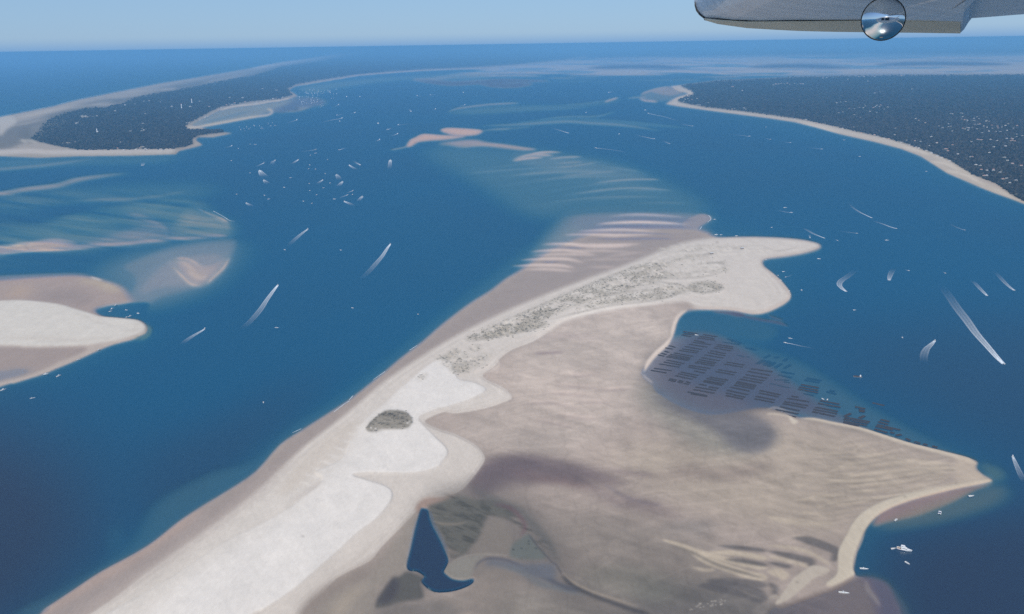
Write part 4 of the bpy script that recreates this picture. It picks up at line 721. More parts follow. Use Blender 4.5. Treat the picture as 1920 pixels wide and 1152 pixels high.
# ------------------------------------------------------------------ woodland: thousands of crowns standing on the wooded ground
def clump_mesh(name, sd):
    r = random.Random(sd); v = []; f = []
    n = 7
    for k, (zz, rr) in enumerate(((.18, .34), (.5, .56), (.82, .36))):
        for i in range(n):
            a = (i + .5 * k) / n * 6.283; q_ = rr * r.uniform(.72, 1.2); v.append((math.cos(a) * q_, math.sin(a) * q_, zz + r.uniform(-.1, .1)))
    v.append((r.uniform(-.1, .1), r.uniform(-.1, .1), 1.0)); top = len(v) - 1
    for k in range(2):
        for i in range(n): f.append((k * n + i, k * n + (i + 1) % n, (k + 1) * n + (i + 1) % n, (k + 1) * n + i))
    for i in range(n): f.append((2 * n + i, 2 * n + (i + 1) % n, top))
    me = bpy.data.meshes.new(name); me.from_pydata(v, [], f); return me
m_leaf, nt, N, L = new_mat("pine_foliage")
o_ = N("ShaderNodeOutputMaterial"); b_ = N("ShaderNodeBsdfPrincipled"); oi = N("ShaderNodeObjectInfo"); rp_ = N("ShaderNodeValToRGB"); L(oi.outputs["Random"], rp_.inputs[0])
e = rp_.color_ramp.elements; e[0].color = (.012, .015, .015, 1); e[1].color = (.08, .08, .055, 1)
for p_, c_ in ((.3, (.024, .025, .022, 1)), (.65, (.043, .040, .032, 1)), (.93, (.062, .055, .045, 1)), (.97, (.085, .078, .065, 1))):
    x_ = e.new(p_); x_.color = c_
b_.inputs["Roughness"].default_value = .9; b_.inputs["Specular IOR Level"].default_value = .1; L(rp_.outputs[0], b_.inputs["Base Color"]); L(b_.outputs[0], o_.inputs[0])

def scatter(name, pts, scales, protos, mat, label=None):
    """points carrying a size; geometry nodes set one crown on each"""
    me = bpy.data.meshes.new(name); me.vertices.add(len(pts)); me.vertices.foreach_set("co", np.ascontiguousarray(pts, np.float32).ravel())
    a = me.attributes.new("size", 'FLOAT_VECTOR', 'POINT'); a.data.foreach_set("vector", np.ascontiguousarray(scales, np.float32).ravel())
    o = link(name, me, mat); o["kind"] = "stuff"
    if label: o["label"] = label
    ng = bpy.data.node_groups.new(name, 'GeometryNodeTree')
    ng.interface.new_socket("Geometry", in_out='INPUT', socket_type='NodeSocketGeometry'); ng.interface.new_socket("Geometry", in_out='OUTPUT', socket_type='NodeSocketGeometry')
    gi = ng.nodes.new("NodeGroupInput"); go = ng.nodes.new("NodeGroupOutput")
    ip = ng.nodes.new("GeometryNodeInstanceOnPoints"); na = ng.nodes.new("GeometryNodeInputNamedAttribute"); na.data_type = 'FLOAT_VECTOR'; na.inputs[0].default_value = "size"
    rv_ = ng.nodes.new("FunctionNodeRandomValue"); rv_.data_type = 'FLOAT_VECTOR'; rv_.inputs[0].default_value = (0, 0, 0); rv_.inputs[1].default_value = (0, 0, 6.283)
    jn = ng.nodes.new("GeometryNodeGeometryToInstance")
    for p in protos:
        b = bpy.data.node_groups
        oi_ = ng.nodes.new("GeometryNodeObjectInfo"); oi_.inputs[0].default_value = p; oi_.inputs[1].default_value = True; ng.links.new(oi_.outputs["Geometry"], jn.inputs[0])
    ng.links.new(gi.outputs[0], ip.inputs[0]); ng.links.new(jn.outputs[0], ip.inputs[2]); ip.inputs[3].default_value = True
    ng.links.new(rv_.outputs[0], ip.inputs[5]); ng.links.new(na.outputs[0], ip.inputs[6])
    ng.links.new(ip.outputs[0], go.inputs[0])
    md = o.modifiers.new("crowns", 'NODES'); md.node_group = ng
    return o
protos = []
def proto(me, mat):
    me.materials.append(mat); o = bpy.data.objects.new(me.name, me); return o   # not linked to the scene: only a source of geometry
crowns = [proto(clump_mesh("tree_crown_%s" % k, i), m_leaf) for i, k in enumerate(("round", "broad", "ragged"))]

# houses first, so that trees can leave them room
houses = []   # (x, y, size, kind, group index)
hr = random.Random(21)
HG = [
 # (label, list of pixel spots)
 ("by the northern point of the headland", Z(960, 60, 1300, 505, 1320, 500, 1350, 508, 1388, 500, 1395, 545, 1380, 548, 1410, 545, 1645, 410, 1655, 412, 1728, 440, 1472, 530, 1650, 575, 1670, 572, 1740, 570, 1755, 578, 1290, 520, 1330, 515)),
 ("in the far bright row by the basin", Z(1440, 60, 40, 398, 60, 392, 80, 390, 100, 386, 120, 390, 145, 386, 165, 392, 200, 388, 220, 392, 245, 388, 262, 390)),
 ("on the far waterfront of the headland", Z(1440, 60, 410, 347, 440, 344, 600, 356, 640, 338, 680, 337, 720, 336, 760, 335, 800, 334, 750, 370, 1000, 328, 1490, 322)),
 ("in the loose cluster mid headland", Z(1440, 60, 515, 532, 545, 524, 585, 522, 610, 572, 650, 576, 685, 565, 715, 568, 730, 555, 790, 568, 805, 560, 815, 550, 835, 560, 845, 548, 900, 562, 870, 578, 765, 595, 815, 604, 648, 620, 530, 605, 560, 600, 800, 458, 840, 450, 1080, 428, 695, 640)),
 ("of the bright pair deep in the pines", Z(1440, 60, 1107, 650, 1130, 662)),
 ("in the upper town among pines", Z(1740, 200, 450, 135, 490, 145, 650, 128, 690, 130, 695, 203, 780, 262, 735, 262, 795, 285, 680, 245, 980, 200, 920, 235, 1020, 240, 1180, 270, 1160, 290, 1225, 292, 410, 342, 455, 390, 410, 398, 295, 420, 220, 385, 900, 270, 940, 275, s=10.667)),
 ("in the middle town among pines", Z(1740, 200, 1040, 345, 1000, 350, 940, 352, 1115, 388, 980, 440, 890, 410, 1185, 412, 1275, 370, 1290, 430, 1220, 490, 1360, 492, 1450, 497, 1390, 390, 1400, 425, 1480, 405, 1550, 375, 1710, 428, 1785, 378, 1580, 475, 1610, 340, 740, 445, 805, 470, 700, 430, 780, 415, 820, 425, 485, 485, 1080, 515, 1770, 550, 1780, 595, 1885, 578, 1575, 635, 1665, 632, 1700, 640, s=10.667)),
 ("in the lower town among pines", Z(1740, 200, 1250, 655, 1380, 675, 870, 697, 180, 720, 70, 595, 30, 780, 595, 945, 880, 1000, 1520, 1010, 1590, 1070, 1690, 1135, 1320, 800, 1550, 785, 60, 912, 490, 760, 1230, 915, 850, 1000, s=10.667) + Z(1440, 60, 1530, 935, 1830, 985, 1780, 940, 1740, 1050, 1560, 995, 1590, 1000, 1690, 1035, 1640, 1075, 1860, 1110, 1790, 1095, 1810, 1130, 1640, 1035)),
 ("among the darker pines near the long beach", Z(1740, 200, 1020, 658, 1070, 662, 375, 842, 400, 880, 1650, 680, 1740, 685, 1690, 670, s=10.667) + Z(1440, 60, 1330, 876, 1600, 1030, 1690, 1030, 1760, 1100, 1900, 1000, 1620, 1075, 1570, 805)),
 ("at the top of the long beach", Z(1440, 60, 80, 640, 110, 645, 200, 652, 245, 656, 285, 655, 300, 672, 360, 688, 385, 690, 560, 722, 640, 712, 700, 758, 800, 770, 820, 782, 870, 795, 905, 800, 950, 770, 1000, 826, 1040, 810, 1060, 845, 1110, 862, 1130, 870, 1190, 888, 1230, 908, 1270, 930, 1300, 940, 1360, 965, 1100, 815, 1145, 820, 1220, 785, 1265, 832, 1310, 718, 1355, 690, 1180, 680, 955, 720)),
 ("in the lagoon village of the peninsula", Z(0, 60, 1500, 660, 1540, 640, 1560, 632, 1640, 585, 1660, 570, 1700, 545, 1720, 540, 1740, 545, 1760, 532, 1800, 535, 1840, 525, 1880, 525, 1900, 520, 1820, 495, 1725, 492, 1400, 680, 1420, 678) + Z(480, 60, 10, 525, 40, 520, 60, 515, 90, 512, 110, 505, 130, 500, 150, 495, 180, 508, 200, 490, 155, 438, 50, 425)),
 ("scattered in the pines of the peninsula", Z(0, 60, 615, 635, 640, 632, 660, 636, 700, 632, 730, 628, 580, 680, 570, 685, 1090, 612, 1080, 520, 1120, 516, 1205, 524, 1280, 505, 1290, 560, 1240, 570, 1440, 562, 1425, 560, 1070, 685, 1065, 722, 1078, 735, 1060, 740, 980, 742, 865, 592, 1010, 540, 1500, 520, 940, 548, 1570, 560, 905, 825)),
 ("behind the southern beach of the peninsula", Z(0, 60, 1020, 880, 1050, 870, 1075, 860, 1090, 875, 1105, 880, 1085, 885, 930, 885, 880, 870, 1220, 885, 1200, 883)),
]
for gi_, (lab, spots) in enumerate(HG):
    for (u, v) in spots:
        x, y = G(u, v, 6.0); s_ = mpp(u, v)
        size = min(40, max(13, 2.9 * s_ * hr.uniform(.65, 1.35)))
        kind = 'r' if gi_ == 8 else ('w' if hr.random() < .72 else ('g' if hr.random() < .4 else 'r'))
        houses.append((x, y, size, kind, gi_, u, v))

# crowns: spread evenly over what the camera can tell apart, one every couple of picture points
def crowns_for(mask_min, ulo, uhi, vlo, vhi, n, sd):
    g = np.random.default_rng(sd)
    u = g.uniform(ulo, uhi, n * 4); v = g.uniform(vlo, vhi, n * 4)
    t = bil(TREE, u, v); ok = t > g.uniform(mask_min, 1, n * 4)
    u, v = u[ok][:n], v[ok][:n]
    x, y = ground(u, v); return u, v, x, y
P, Sz = [], []
hx = np.array([h_[0] for h_ in houses]); hy = np.array([h_[1] for h_ in houses]); hs = np.array([h_[2] for h_ in houses])
for box, n, sd in (((1260, 2150, 138, 260), 26000, 1), ((1500, 2150, 220, 560), 30000, 2), ((40, 720, 88, 285), 22000, 3), ((690, 2000, 84, 132), 7000, 4)):
    u, v, x, y = crowns_for(.3, *box, n, sd)
    r = np.hypot(x, y); px = r / FPX
    g = np.random.default_rng(sd + 50)
    wdt = np.clip(px * 2.4, 11, 130) * g.uniform(.7, 1.35, len(x)); hgt = g.uniform(6.5, 14, len(x)) * np.clip(px / 9, 1, 1.6)
    keep_ = np.ones(len(x), bool)
    near = y < 16000
    for k in range(0, len(x), 4000):
        sl = slice(k, k + 4000)
        dx = x[sl, None] - hx[None]; dy = y[sl, None] - hy[None]
        rr_ = np.hypot(hx, hy)[None]; along = -(dx * hx + dy * hy) / rr_; across = np.abs(dx * hy - dy * hx) / rr_
        bad = (across < hs[None] * .55 + 3) & (along > -hs[None] * .6) & (along < hs[None] * 1.3 + 62 * rr_ / 4000)
        keep_[sl] &= ~bad.any(1)
    x, y, wdt, hgt, u, v = (a[keep_] for a in (x, y, wdt, hgt, u, v))
    z = np.clip((bil(Wf, u, v) - 1) * 8, 0, 9) - hgt * .18
    P.append(np.stack([x, y, z], -1)); Sz.append(np.stack([wdt, wdt, hgt * 1.15], -1))
scatter("forest", np.vstack(P), np.vstack(Sz), crowns, m_leaf)

# dune grass tufts
m_grass, nt, N, L = new_mat("dune_grass_blades")
o_ = N("ShaderNodeOutputMaterial"); b_ = N("ShaderNodeBsdfPrincipled"); oi = N("ShaderNodeObjectInfo"); rp_ = N("ShaderNodeValToRGB"); L(oi.outputs["Random"], rp_.inputs[0])
rp_.color_ramp.elements[0].color = (.05, .05, .042, 1); rp_.color_ramp.elements[1].color = (.20, .19, .15, 1)
b_.inputs["Roughness"].default_value = .9; L(rp_.outputs[0], b_.inputs["Base Color"]); L(b_.outputs[0], o_.inputs[0])
v_, f_ = [], []
tr_ = random.Random(5)
for i in range(9):
    a = i * .7; r = tr_.uniform(.1, .3); l = tr_.uniform(.3, .5); b0 = len(v_)
    v_ += [(math.cos(a) * r - .07 * math.sin(a), math.sin(a) * r + .07 * math.cos(a), 0), (math.cos(a) * r + .07 * math.sin(a), math.sin(a) * r - .07 * math.cos(a), 0), (math.cos(a) * (r + l) , math.sin(a) * (r + l), tr_.uniform(.5, 1))]
    f_.append((b0, b0 + 1, b0 + 2))
me = bpy.data.meshes.new("grass_tuft"); me.from_pydata(v_, [], f_); tuft = proto(me, m_grass)
g = np.random.default_rng(9)
n = 60000
u = g.uniform(680, 1500, n); v = g.uniform(455, 820, n); t = bil(GRS, u, v); ok = g.uniform(0, 1, n) < t * .9
u, v = u[ok], v[ok]; x, y = ground(u, v); z = np.clip((bil(Wf, u, v) - 1) * 8, 0, 9)
s_ = g.uniform(1.0, 2.2, len(x)) ** 1.6
scatter("dune_grass", np.stack([x, y, z - .05], -1), np.stack([s_ * 1.6, s_ * 1.6, s_ * .6], -1), [tuft], m_grass)

# ------------------------------------------------------------------ mesh helpers for objects
def pmesh(name, v, f, mat, smooth=False):
    me = bpy.data.meshes.new(name); me.from_pydata(v, [], f); me.materials.append(mat)
    if smooth:
        for p in me.polygons: p.use_smooth = True
    return me
def boxv(x0, x1, y0, y1, z0, z1, tx=0, ty=0):
    v = [(x0, y0, z0), (x1, y0, z0), (x1, y1, z0), (x0, y1, z0), (x0 + tx, y0 + ty, z1), (x1 - tx, y0 + ty, z1), (x1 - tx, y1 - ty, z1), (x0 + tx, y1 - ty, z1)]
    return v, [(0, 3, 2, 1), (4, 5, 6, 7), (0, 1, 5, 4), (1, 2, 6, 5), (2, 3, 7, 6), (3, 0, 4, 7)]
def join(parts):
    V, Fc = [], []
    for v, f in parts:
        b = len(V); V += list(v); Fc += [tuple(i + b for i in q_) for q_ in f]
    return V, Fc
def thing(name, label, cat, loc, rz=0, group=None, s=1.0):
    o = bpy.data.objects.new(name, None); C.objects.link(o); o.location = loc; o.rotation_euler = (0, 0, rz); o.scale = (s, s, s)
    o.empty_display_size = .1; o["label"] = label; o["category"] = cat
    if group: o["group"] = group
    return o

# ------------------------------------------------------------------ houses
def house_meshes(seed, roof):
    r = random.Random(seed); a, b = .5, r.uniform(.3, .42); h1, h2 = r.uniform(.3, .42), r.uniform(.5, .62)
    v, f = boxv(-a * .94, a * .94, -b * .94, b * .94, -.25, h1)
    wing = boxv(-.1, .28, -b - .22, -b * .94 + .002, -.25, h1 * .9)
    walls = pmesh("walls", *join([(v, f), wing]), M['wall'])
    if roof == 'flat':
        rv2 = boxv(-a, a, -b, b, h1, h1 + .05); rw = boxv(-.12, .3, -b - .24, -b, h1 * .9, h1 * .9 + .05)
        V, Fc = join([rv2, rw])
    else:
        V = [(-a, -b, h1), (a, -b, h1), (a, b, h1), (-a, b, h1), (-a * .65, 0, h2), (a * .65, 0, h2)]
        Fc = [(0, 1, 5, 4), (1, 2, 5), (2, 3, 4, 5), (3, 0, 4), (0, 3, 2, 1)]
        V2 = [(-.13, -b - .25, h1 * .9), (.31, -b - .25, h1 * .9), (.31, -b * .6, h1 * .9), (-.13, -b * .6, h1 * .9), (.09, -b - .2, h1 * 1.25), (.09, -b * .4, h1 * 1.25)]
        V, Fc = join([(V, Fc), (V2, [(0, 1, 4), (1, 2, 5, 4), (3, 0, 4, 5), (2, 3, 5)])])
    return walls, V, Fc
HM = {}
for k in range(3):
    for kind, mt in (('w', 'roofw'), ('r', 'roofr'), ('g', 'roofg')):
        w_, V, Fc = house_meshes(k * 3 + 1, 'flat' if (kind == 'w' and k) or kind == 'g' else 'hip')
        chim = pmesh("chimney", *boxv(.2, .27, .02, .09, .4, .66), M['wall'])
        HM[(kind, k)] = (w_, pmesh("roof", V, Fc, M[mt]), chim)
ORD = "first second third fourth fifth sixth seventh eighth ninth tenth eleventh twelfth thirteenth fourteenth fifteenth sixteenth seventeenth eighteenth nineteenth twentieth twenty-first twenty-second twenty-third twenty-fourth twenty-fifth".split()
def place_word(i, n, a='left', b='right'):
    if i == 0: return a + 'most' if a == 'left' else 'topmost'
    if i == n - 1: return b + 'most' if b == 'right' else 'lowest'
    return ORD[i] + ' from the ' + a if i <= n // 2 else ORD[n - 1 - i] + ' from the ' + b
rank = {}
for gi_ in range(len(HG)):
    ids = sorted([i for i, h_ in enumerate(houses) if h_[4] == gi_], key=lambda i: houses[i][5])
    for r_, i in enumerate(ids): rank[i] = place_word(r_, len(ids))
for i, (x, y, size, kind, gi_, u, v) in enumerate(houses):
    lab = HG[gi_][0]
    lab2 = {'w': 'white roofed', 'r': 'red roofed', 'g': 'grey roofed'}[kind] + " house, " + rank[i] + " " + lab
    t_ = thing("house", lab2, "house", (x, y, 3.2 + .25 * size * .0), hr.uniform(-.8, .8), "houses " + lab, size)
    w_, r_, c_ = HM[(kind, i % 3)]
    t_.scale = (size, size, size * .62)
    link("walls", w_, parent=t_); ro = link("roof", r_, parent=t_)
    if v > 250: link("chimney", c_, parent=ro)

# ------------------------------------------------------------------ lighthouse, tower, semaphore
def tower(label, cat, u, v, hpx, wpx, lantern=True, name="lighthouse"):
    x, y = G(u, v); s_ = mpp(u, v); hh = hpx * s_ ; r0 = wpx * s_ / 2
    t_ = thing(name, label, cat, (x, y, 3))
    n = 16
    def ring(z, r): return [(math.cos(i / n * 6.2832) * r, math.sin(i / n * 6.2832) * r, z) for i in range(n)]
    def lathe(pr):
        V = sum([ring(z, r) for z, r in pr], []); Fc = [(k * n + i, k * n + (i + 1) % n, (k + 1) * n + (i + 1) % n, (k + 1) * n + i) for k in range(len(pr) - 1) for i in range(n)]
        Fc.append(tuple(range(n))[::-1]); Fc.append(tuple((len(pr) - 1) * n + i for i in range(n))); return V, Fc
    link("tower_shaft", pmesh("tower_shaft", *lathe([(-3, r0 * 1.25), (hh * .04, r0 * 1.2), (hh * .05, r0), (hh * .5, r0 * .82), (hh * .86, r0 * .7)]), M['tower'], True), parent=t_)
    link("gallery", pmesh("gallery", *lathe([(hh * .86, r0 * .72), (hh * .88, r0 * 1.05), (hh * .905, r0 * 1.05)]), M['tower']), parent=t_)
    if lantern: link("lantern", pmesh("lantern", *lathe([(hh * .905, r0 * .55), (hh * .97, r0 * .55), (hh * 1.0, r0 * .1)]), M['red']), parent=t_)
    return t_
tower("tall white lighthouse rising from peninsula pines, nearer of the two slim towers", "lighthouse", 341, 205.5, 9.5, 1.7)
tower("slim white water tower among the pines, beyond and right of the lighthouse", "tower", 360, 194.5, 8.5, 1.4, False, "water_tower")
t_ = tower("short white signal tower with low building, alone in the southern peninsula pines", "tower", 182.5, 249.5, 7.5, 1.9, False, "signal_tower")
s_ = mpp(182, 249)
link("annex", pmesh("annex", *boxv(s_ * .6, s_ * 2.6, -6, 6, -3, 7), M['tower']), parent=t_)
link("annex", pmesh("annex", *boxv(-s_ * 1.8, -s_ * .6, -5, 5, -3, 5), M['tower']), parent=t_)
for (u, v, lab) in ((1391, 467.5, "small wooden warden cabin on the pale head of the sand island"), (1334, 477, "low wooden hut beside grass on the sand island, left of the warden cabin")):
    x, y = G(u, v); t_ = thing("beach_cabin", lab, "cabin", (x, y, 1.6), .3)
    L_ = 9
    link("walls", pmesh("walls", *boxv(-L_ / 2, L_ / 2, -2.6, 2.6, -1, 2.6), M['wood']), parent=t_)
    V = [(-5, -3.1, 2.5), (5, -3.1, 2.5), (5, 3.1, 2.5), (-5, 3.1, 2.5), (-5, 0, 4.2), (5, 0, 4.2)]
    link("roof", pmesh("roof", V, [(0, 1, 5, 4), (1, 2, 5), (2, 3, 4, 5), (3, 0, 4), (0, 3, 2, 1)], M['roofw']), parent=t_)
    link("deck", pmesh("deck", *boxv(-6, 6, -5, -2.62, -.6, .35), M['wood']), parent=t_)

# ------------------------------------------------------------------ boats (built at 1 m length unit = whole boat, scaled by length)
def hull(L_, Bm, H, n=9, sheer=.25, draft=.25):
    V = []; K = 7
    for i in range(n):
        t = i / (n - 1); x = -L_ / 2 + L_ * t
        wdt = Bm / 2 * (1 - max(0, (t - .45) / .55) ** 2.1) * (.9 + .1 * min(1, t * 4)); wdt = max(wdt, .01)
        top = H * (1 + sheer * t * t)
        for yy, zz in ((wdt, top), (wdt * 1.0, top * .55), (wdt * .82, 0), (0, -draft * (1 - t * .6)), (-wdt * .82, 0), (-wdt, top * .55), (-wdt, top)):
            V.append((x + (zz / H) * .04 * L_ * t * t, yy, zz))
    Fc = [(i * K + k, i * K + k + 1, (i + 1) * K + k + 1, (i + 1) * K + k) for i in range(n - 1) for k in range(K - 1)]
    Fc.append(tuple(range(K))[::-1])
    return V, Fc
def deckm(L_, Bm, H, z, n=9, t0=0., t1=1., sheer=.25, inset=.92):
    V = []
    for i in range(n):
        t = t0 + (t1 - t0) * i / (n - 1); x = -L_ / 2 + L_ * t
        wdt = Bm / 2 * (1 - max(0, (t - .45) / .55) ** 2.1) * (.9 + .1 * min(1, t * 4)) * inset; zz = z * H * (1 + sheer * t * t)
        V += [(x, wdt, zz), (x, -wdt, zz)]
    return V, [(2 * i, 2 * i + 1, 2 * i + 3, 2 * i + 2) for i in range(n - 1)]
BM = {}
def boatset(kind, parts): BM[kind] = parts
boatset('open', [("hull", pmesh("hull", *hull(7, 2.5, .9), M['gel'], True)), ("deck", pmesh("deck", *join([deckm(7, 2.5, .9, .55, t0=.0, t1=.55), deckm(7, 2.5, .9, .97, t0=.55, t1=1.)]), M['deck'])),
                 ("console", pmesh("console", *boxv(-.4, .5, -.45, .45, .45, 1.5, .1, .05), M['gel'])), ("windscreen", pmesh("windscreen", *boxv(.35, .5, -.42, .42, 1.5, 1.95, .05, .05), M['glass'])),
                 ("outboard_motor", pmesh("outboard_motor", *boxv(-3.95, -3.5, -.22, .22, -.2, 1.25, .05, .05), M['motor']))])
boatset('cabin', [("hull", pmesh("hull", *hull(8.5, 2.9, 1.1), M['gel'], True)), ("deck", pmesh("deck", *join([deckm(8.5, 2.9, 1.1, .5, t0=0, t1=.4), deckm(8.5, 2.9, 1.1, .98, t0=.4)]), M['deck'])),
                  ("cabin", pmesh("cabin", *join([boxv(-.9, 1.7, -1.05, 1.05, .9, 1.75, .15, .1), boxv(-.9, 1.4, -1.0, 1.0, 2.35, 2.5, .05, .05)]), M['gel'])), ("windows", pmesh("windows", *boxv(-.7, 1.45, -.97, .97, 1.75, 2.35, .2, .08), M['glass'])),
                  ("outboard_motor", pmesh("outboard_motor", *boxv(-4.8, -4.25, -.3, .3, -.2, 1.4, .05, .05), M['motor']))])
hl = hull(14, 4.3, 1.7)
boatset('yacht', [("hull", pmesh("hull", *hl, M['gel'], True)), ("hull_stripe", pmesh("hull_stripe", *boxv(-6.95, 1.2, -2.17, 2.17, .45, .95), M['navy'])), ("deck", pmesh("deck", *join([deckm(14, 4.3, 1.7, .6, t0=0, t1=.3), deckm(14, 4.3, 1.7, .98, t0=.3)]), M['gel'])),
                  ("saloon", pmesh("saloon", *boxv(-2.8, 3.4, -1.6, 1.6, 1.65, 3.1, .9, .25), M['gel'])), ("windows", pmesh("windows", *boxv(-1.85, 2.75, -1.52, 1.52, 2.1, 2.75, .35, .08), M['glass'])),
                  ("flybridge", pmesh("flybridge", *join([boxv(-3.6, 1.3, -1.5, 1.5, 3.1, 3.9, .2, .1), boxv(-3.2, .6, -1.4, 1.4, 4.9, 5.05, .1, .1), boxv(-3.1, -2.9, -1.3, 1.3, 3.9, 4.9, 0, 0)]), M['gel'])), ("cockpit_sole", pmesh("cockpit_sole", *boxv(-6.6, -2.9, -1.7, 1.7, 1.05, 1.25), M['tan']))])
boatset('long', [("hull", pmesh("hull", *hull(12, 2.9, .75, sheer=.15), M['gel'], True)), ("deck", pmesh("deck", *deckm(12, 2.9, .75, .6), M['deck'])), ("wheelhouse", pmesh("wheelhouse", *boxv(-1.6, .2, -.8, .8, .45, 2.3, .1, .1), M['gel'])),
                 ("windows", pmesh("windows", *boxv(-1.5, .25, -.82, .82, 1.5, 2.0, 0, 0), M['glass'])), ("outboard_motor", pmesh("outboard_motor", *boxv(-6.5, -6.0, -.3, .3, -.1, 1.2, .05, .05), M['motor'])), ("bow_cushions", pmesh("bow_cushions", *boxv(2, 4.2, -.7, .7, .44, .75), M['gel']))])
boatset('barge', [("hull", pmesh("hull", *boxv(-6, 6, -1.9, 1.9, -.2, .7, -.15, -.1), M['alu'])), ("deck", pmesh("deck", *boxv(-5.6, 5.8, -1.7, 1.7, .7, .85), M['steel'])), ("crates", pmesh("crates", *join([boxv(-4, -1.2, -1.2, 1.2, .85, 1.7), boxv(-.6, 1.8, -1.1, 1.1, .85, 1.5)]), M['bags'])),
                  ("wheelhouse", pmesh("wheelhouse", *boxv(2.8, 4.6, -.9, .9, .85, 3.1, .1, .1), M['gel']))])
boatset('cat', [("hull", pmesh("hull", *[*hull(11, 1.5, 1.3)], M['gel'], True)), ("bridge_deck", pmesh("bridge_deck", *boxv(-5, 3.2, -2.4, 2.4, .95, 1.45), M['gel'])), ("cabin", pmesh("cabin", *boxv(-3.2, 2.2, -1.9, 1.9, 1.45, 2.9, .7, .4), M['gel'])),
                ("windows", pmesh("windows", *boxv(-2.95, 1.95, -1.8, 1.8, 1.85, 2.4, .15, .1), M['glass'])), ("awning", pmesh("awning", *boxv(-5, -2.6, -2.1, 2.1, 3.1, 3.25), M['navy'])), ("mast", pmesh("mast", *boxv(.6, .8, -.1, .1, 1.5, 14), M['alu']))])
far_v, far_f = join([hull(8, 2.8, 1.1), deckm(8, 2.8, 1.1, .95), boxv(-1.5, 1.6, -1, 1, 1, 2.3, .3, .15)])
BM['far'] = [("hull", pmesh("small_boat", far_v, far_f, M['gel']))]
BL = {'open': 7, 'cabin': 8.5, 'yacht': 14, 'long': 12, 'barge': 12, 'cat': 11, 'far': 8}
NAME = {'open': 'open_motorboat', 'cabin': 'cabin_boat', 'yacht': 'motor_yacht', 'long': 'flat_bottomed_boat', 'barge': 'oyster_barge', 'cat': 'catamaran', 'far': 'motorboat'}

m_foam, nt, N, L = new_mat("wake_foam")
o_ = N("ShaderNodeOutputMaterial"); at = N("ShaderNodeAttribute"); at.attribute_name = "foam"; gq = N("ShaderNodeNewGeometry")
nz = N("ShaderNodeTexNoise"); nz.inputs["Scale"].default_value = .33; nz.inputs["Detail"].default_value = 4; nz.inputs["Roughness"].default_value = .7; L(gq.outputs["Position"], nz.inputs["Vector"])
sb = N("ShaderNodeMath"); sb.operation = 'MULTIPLY_ADD'; sb.inputs[1].default_value = 3.6; sb.inputs[2].default_value = -.5; L(nz.outputs[0], sb.inputs[0])
ml = N("ShaderNodeMath"); ml.operation = 'MULTIPLY'; ml.use_clamp = True; L(sb.outputs[0], ml.inputs[0]); L(at.outputs["Fac"], ml.inputs[1])
tr = N("ShaderNodeBsdfTransparent"); df = N("ShaderNodeBsdfDiffuse"); df.inputs[0].default_value = (.86, .92, .95, 1)
mx = N("ShaderNodeMixShader"); L(ml.outputs[0], mx.inputs[0]); L(tr.outputs[0], mx.inputs[1]); L(df.outputs[0], mx.inputs[2]); L(mx.outputs[0], o_.inputs[0])

def wake_mesh(pts, w0px, w1px, strength=1.0, edges=True):
    """a foam trail lying on the water from the stern (first point) to its faded end"""
    p = spl(pts, 5, False) if len(pts) > 2 else spl(pts, 6)
    u, v = p[:, 0], p[:, 1]; x, y = ground(u, v, .06); n = len(x)
    P2 = np.stack([x, y], -1); d = np.gradient(P2, axis=0); d /= np.hypot(d[:, 0], d[:, 1])[:, None] + 1e-9; nn = np.stack([-d[:, 1], d[:, 0]], 1)
    s_ = mpp(*pts[0]); cross = [-1, -.86, -.7, -.45, -.2, 0, .2, .45, .7, .86, 1]
    prof = [0, .75, .75, .45, .45, .65, .45, .42, .7, .8, 0] if edges else [0, .2, .5, .8, 1, 1, 1, .8, .5, .2, 0]
    t = np.linspace(0, 1, n); wd = np.maximum(.4, (w0px + (w1px - w0px) * np.minimum(1, t * 1.6)) * s_ / 2); V = []; A = []
    for k in range(n):
        for c_, f_ in zip(cross, prof):
            V.append((P2[k, 0] + nn[k, 0] * wd[k] * c_, P2[k, 1] + nn[k, 1] * wd[k] * c_, 0.0))
            fade = (1 - t[k]) ** 1.5; head = min(1, .35 + t[k] * 3)
            A.append(1.0 * strength * fade * (f_ * head + (1 - head) * 1.6 * (1 - abs(c_))))
    m_ = len(cross); Fc = [(k * m_ + i, k * m_ + i + 1, (k + 1) * m_ + i + 1, (k + 1) * m_ + i) for k in range(n - 1) for i in range(m_ - 1)]
    V = np.array(V); o0 = V[0].copy(); V -= o0
    me = bpy.data.meshes.new("boat_wake"); me.from_pydata([tuple(q_) for q_ in V], [], Fc); me.materials.append(m_foam)
    a = me.attributes.new("foam", 'FLOAT', 'POINT'); a.data.foreach_set("value", np.array(A, np.float32))
    return me, o0
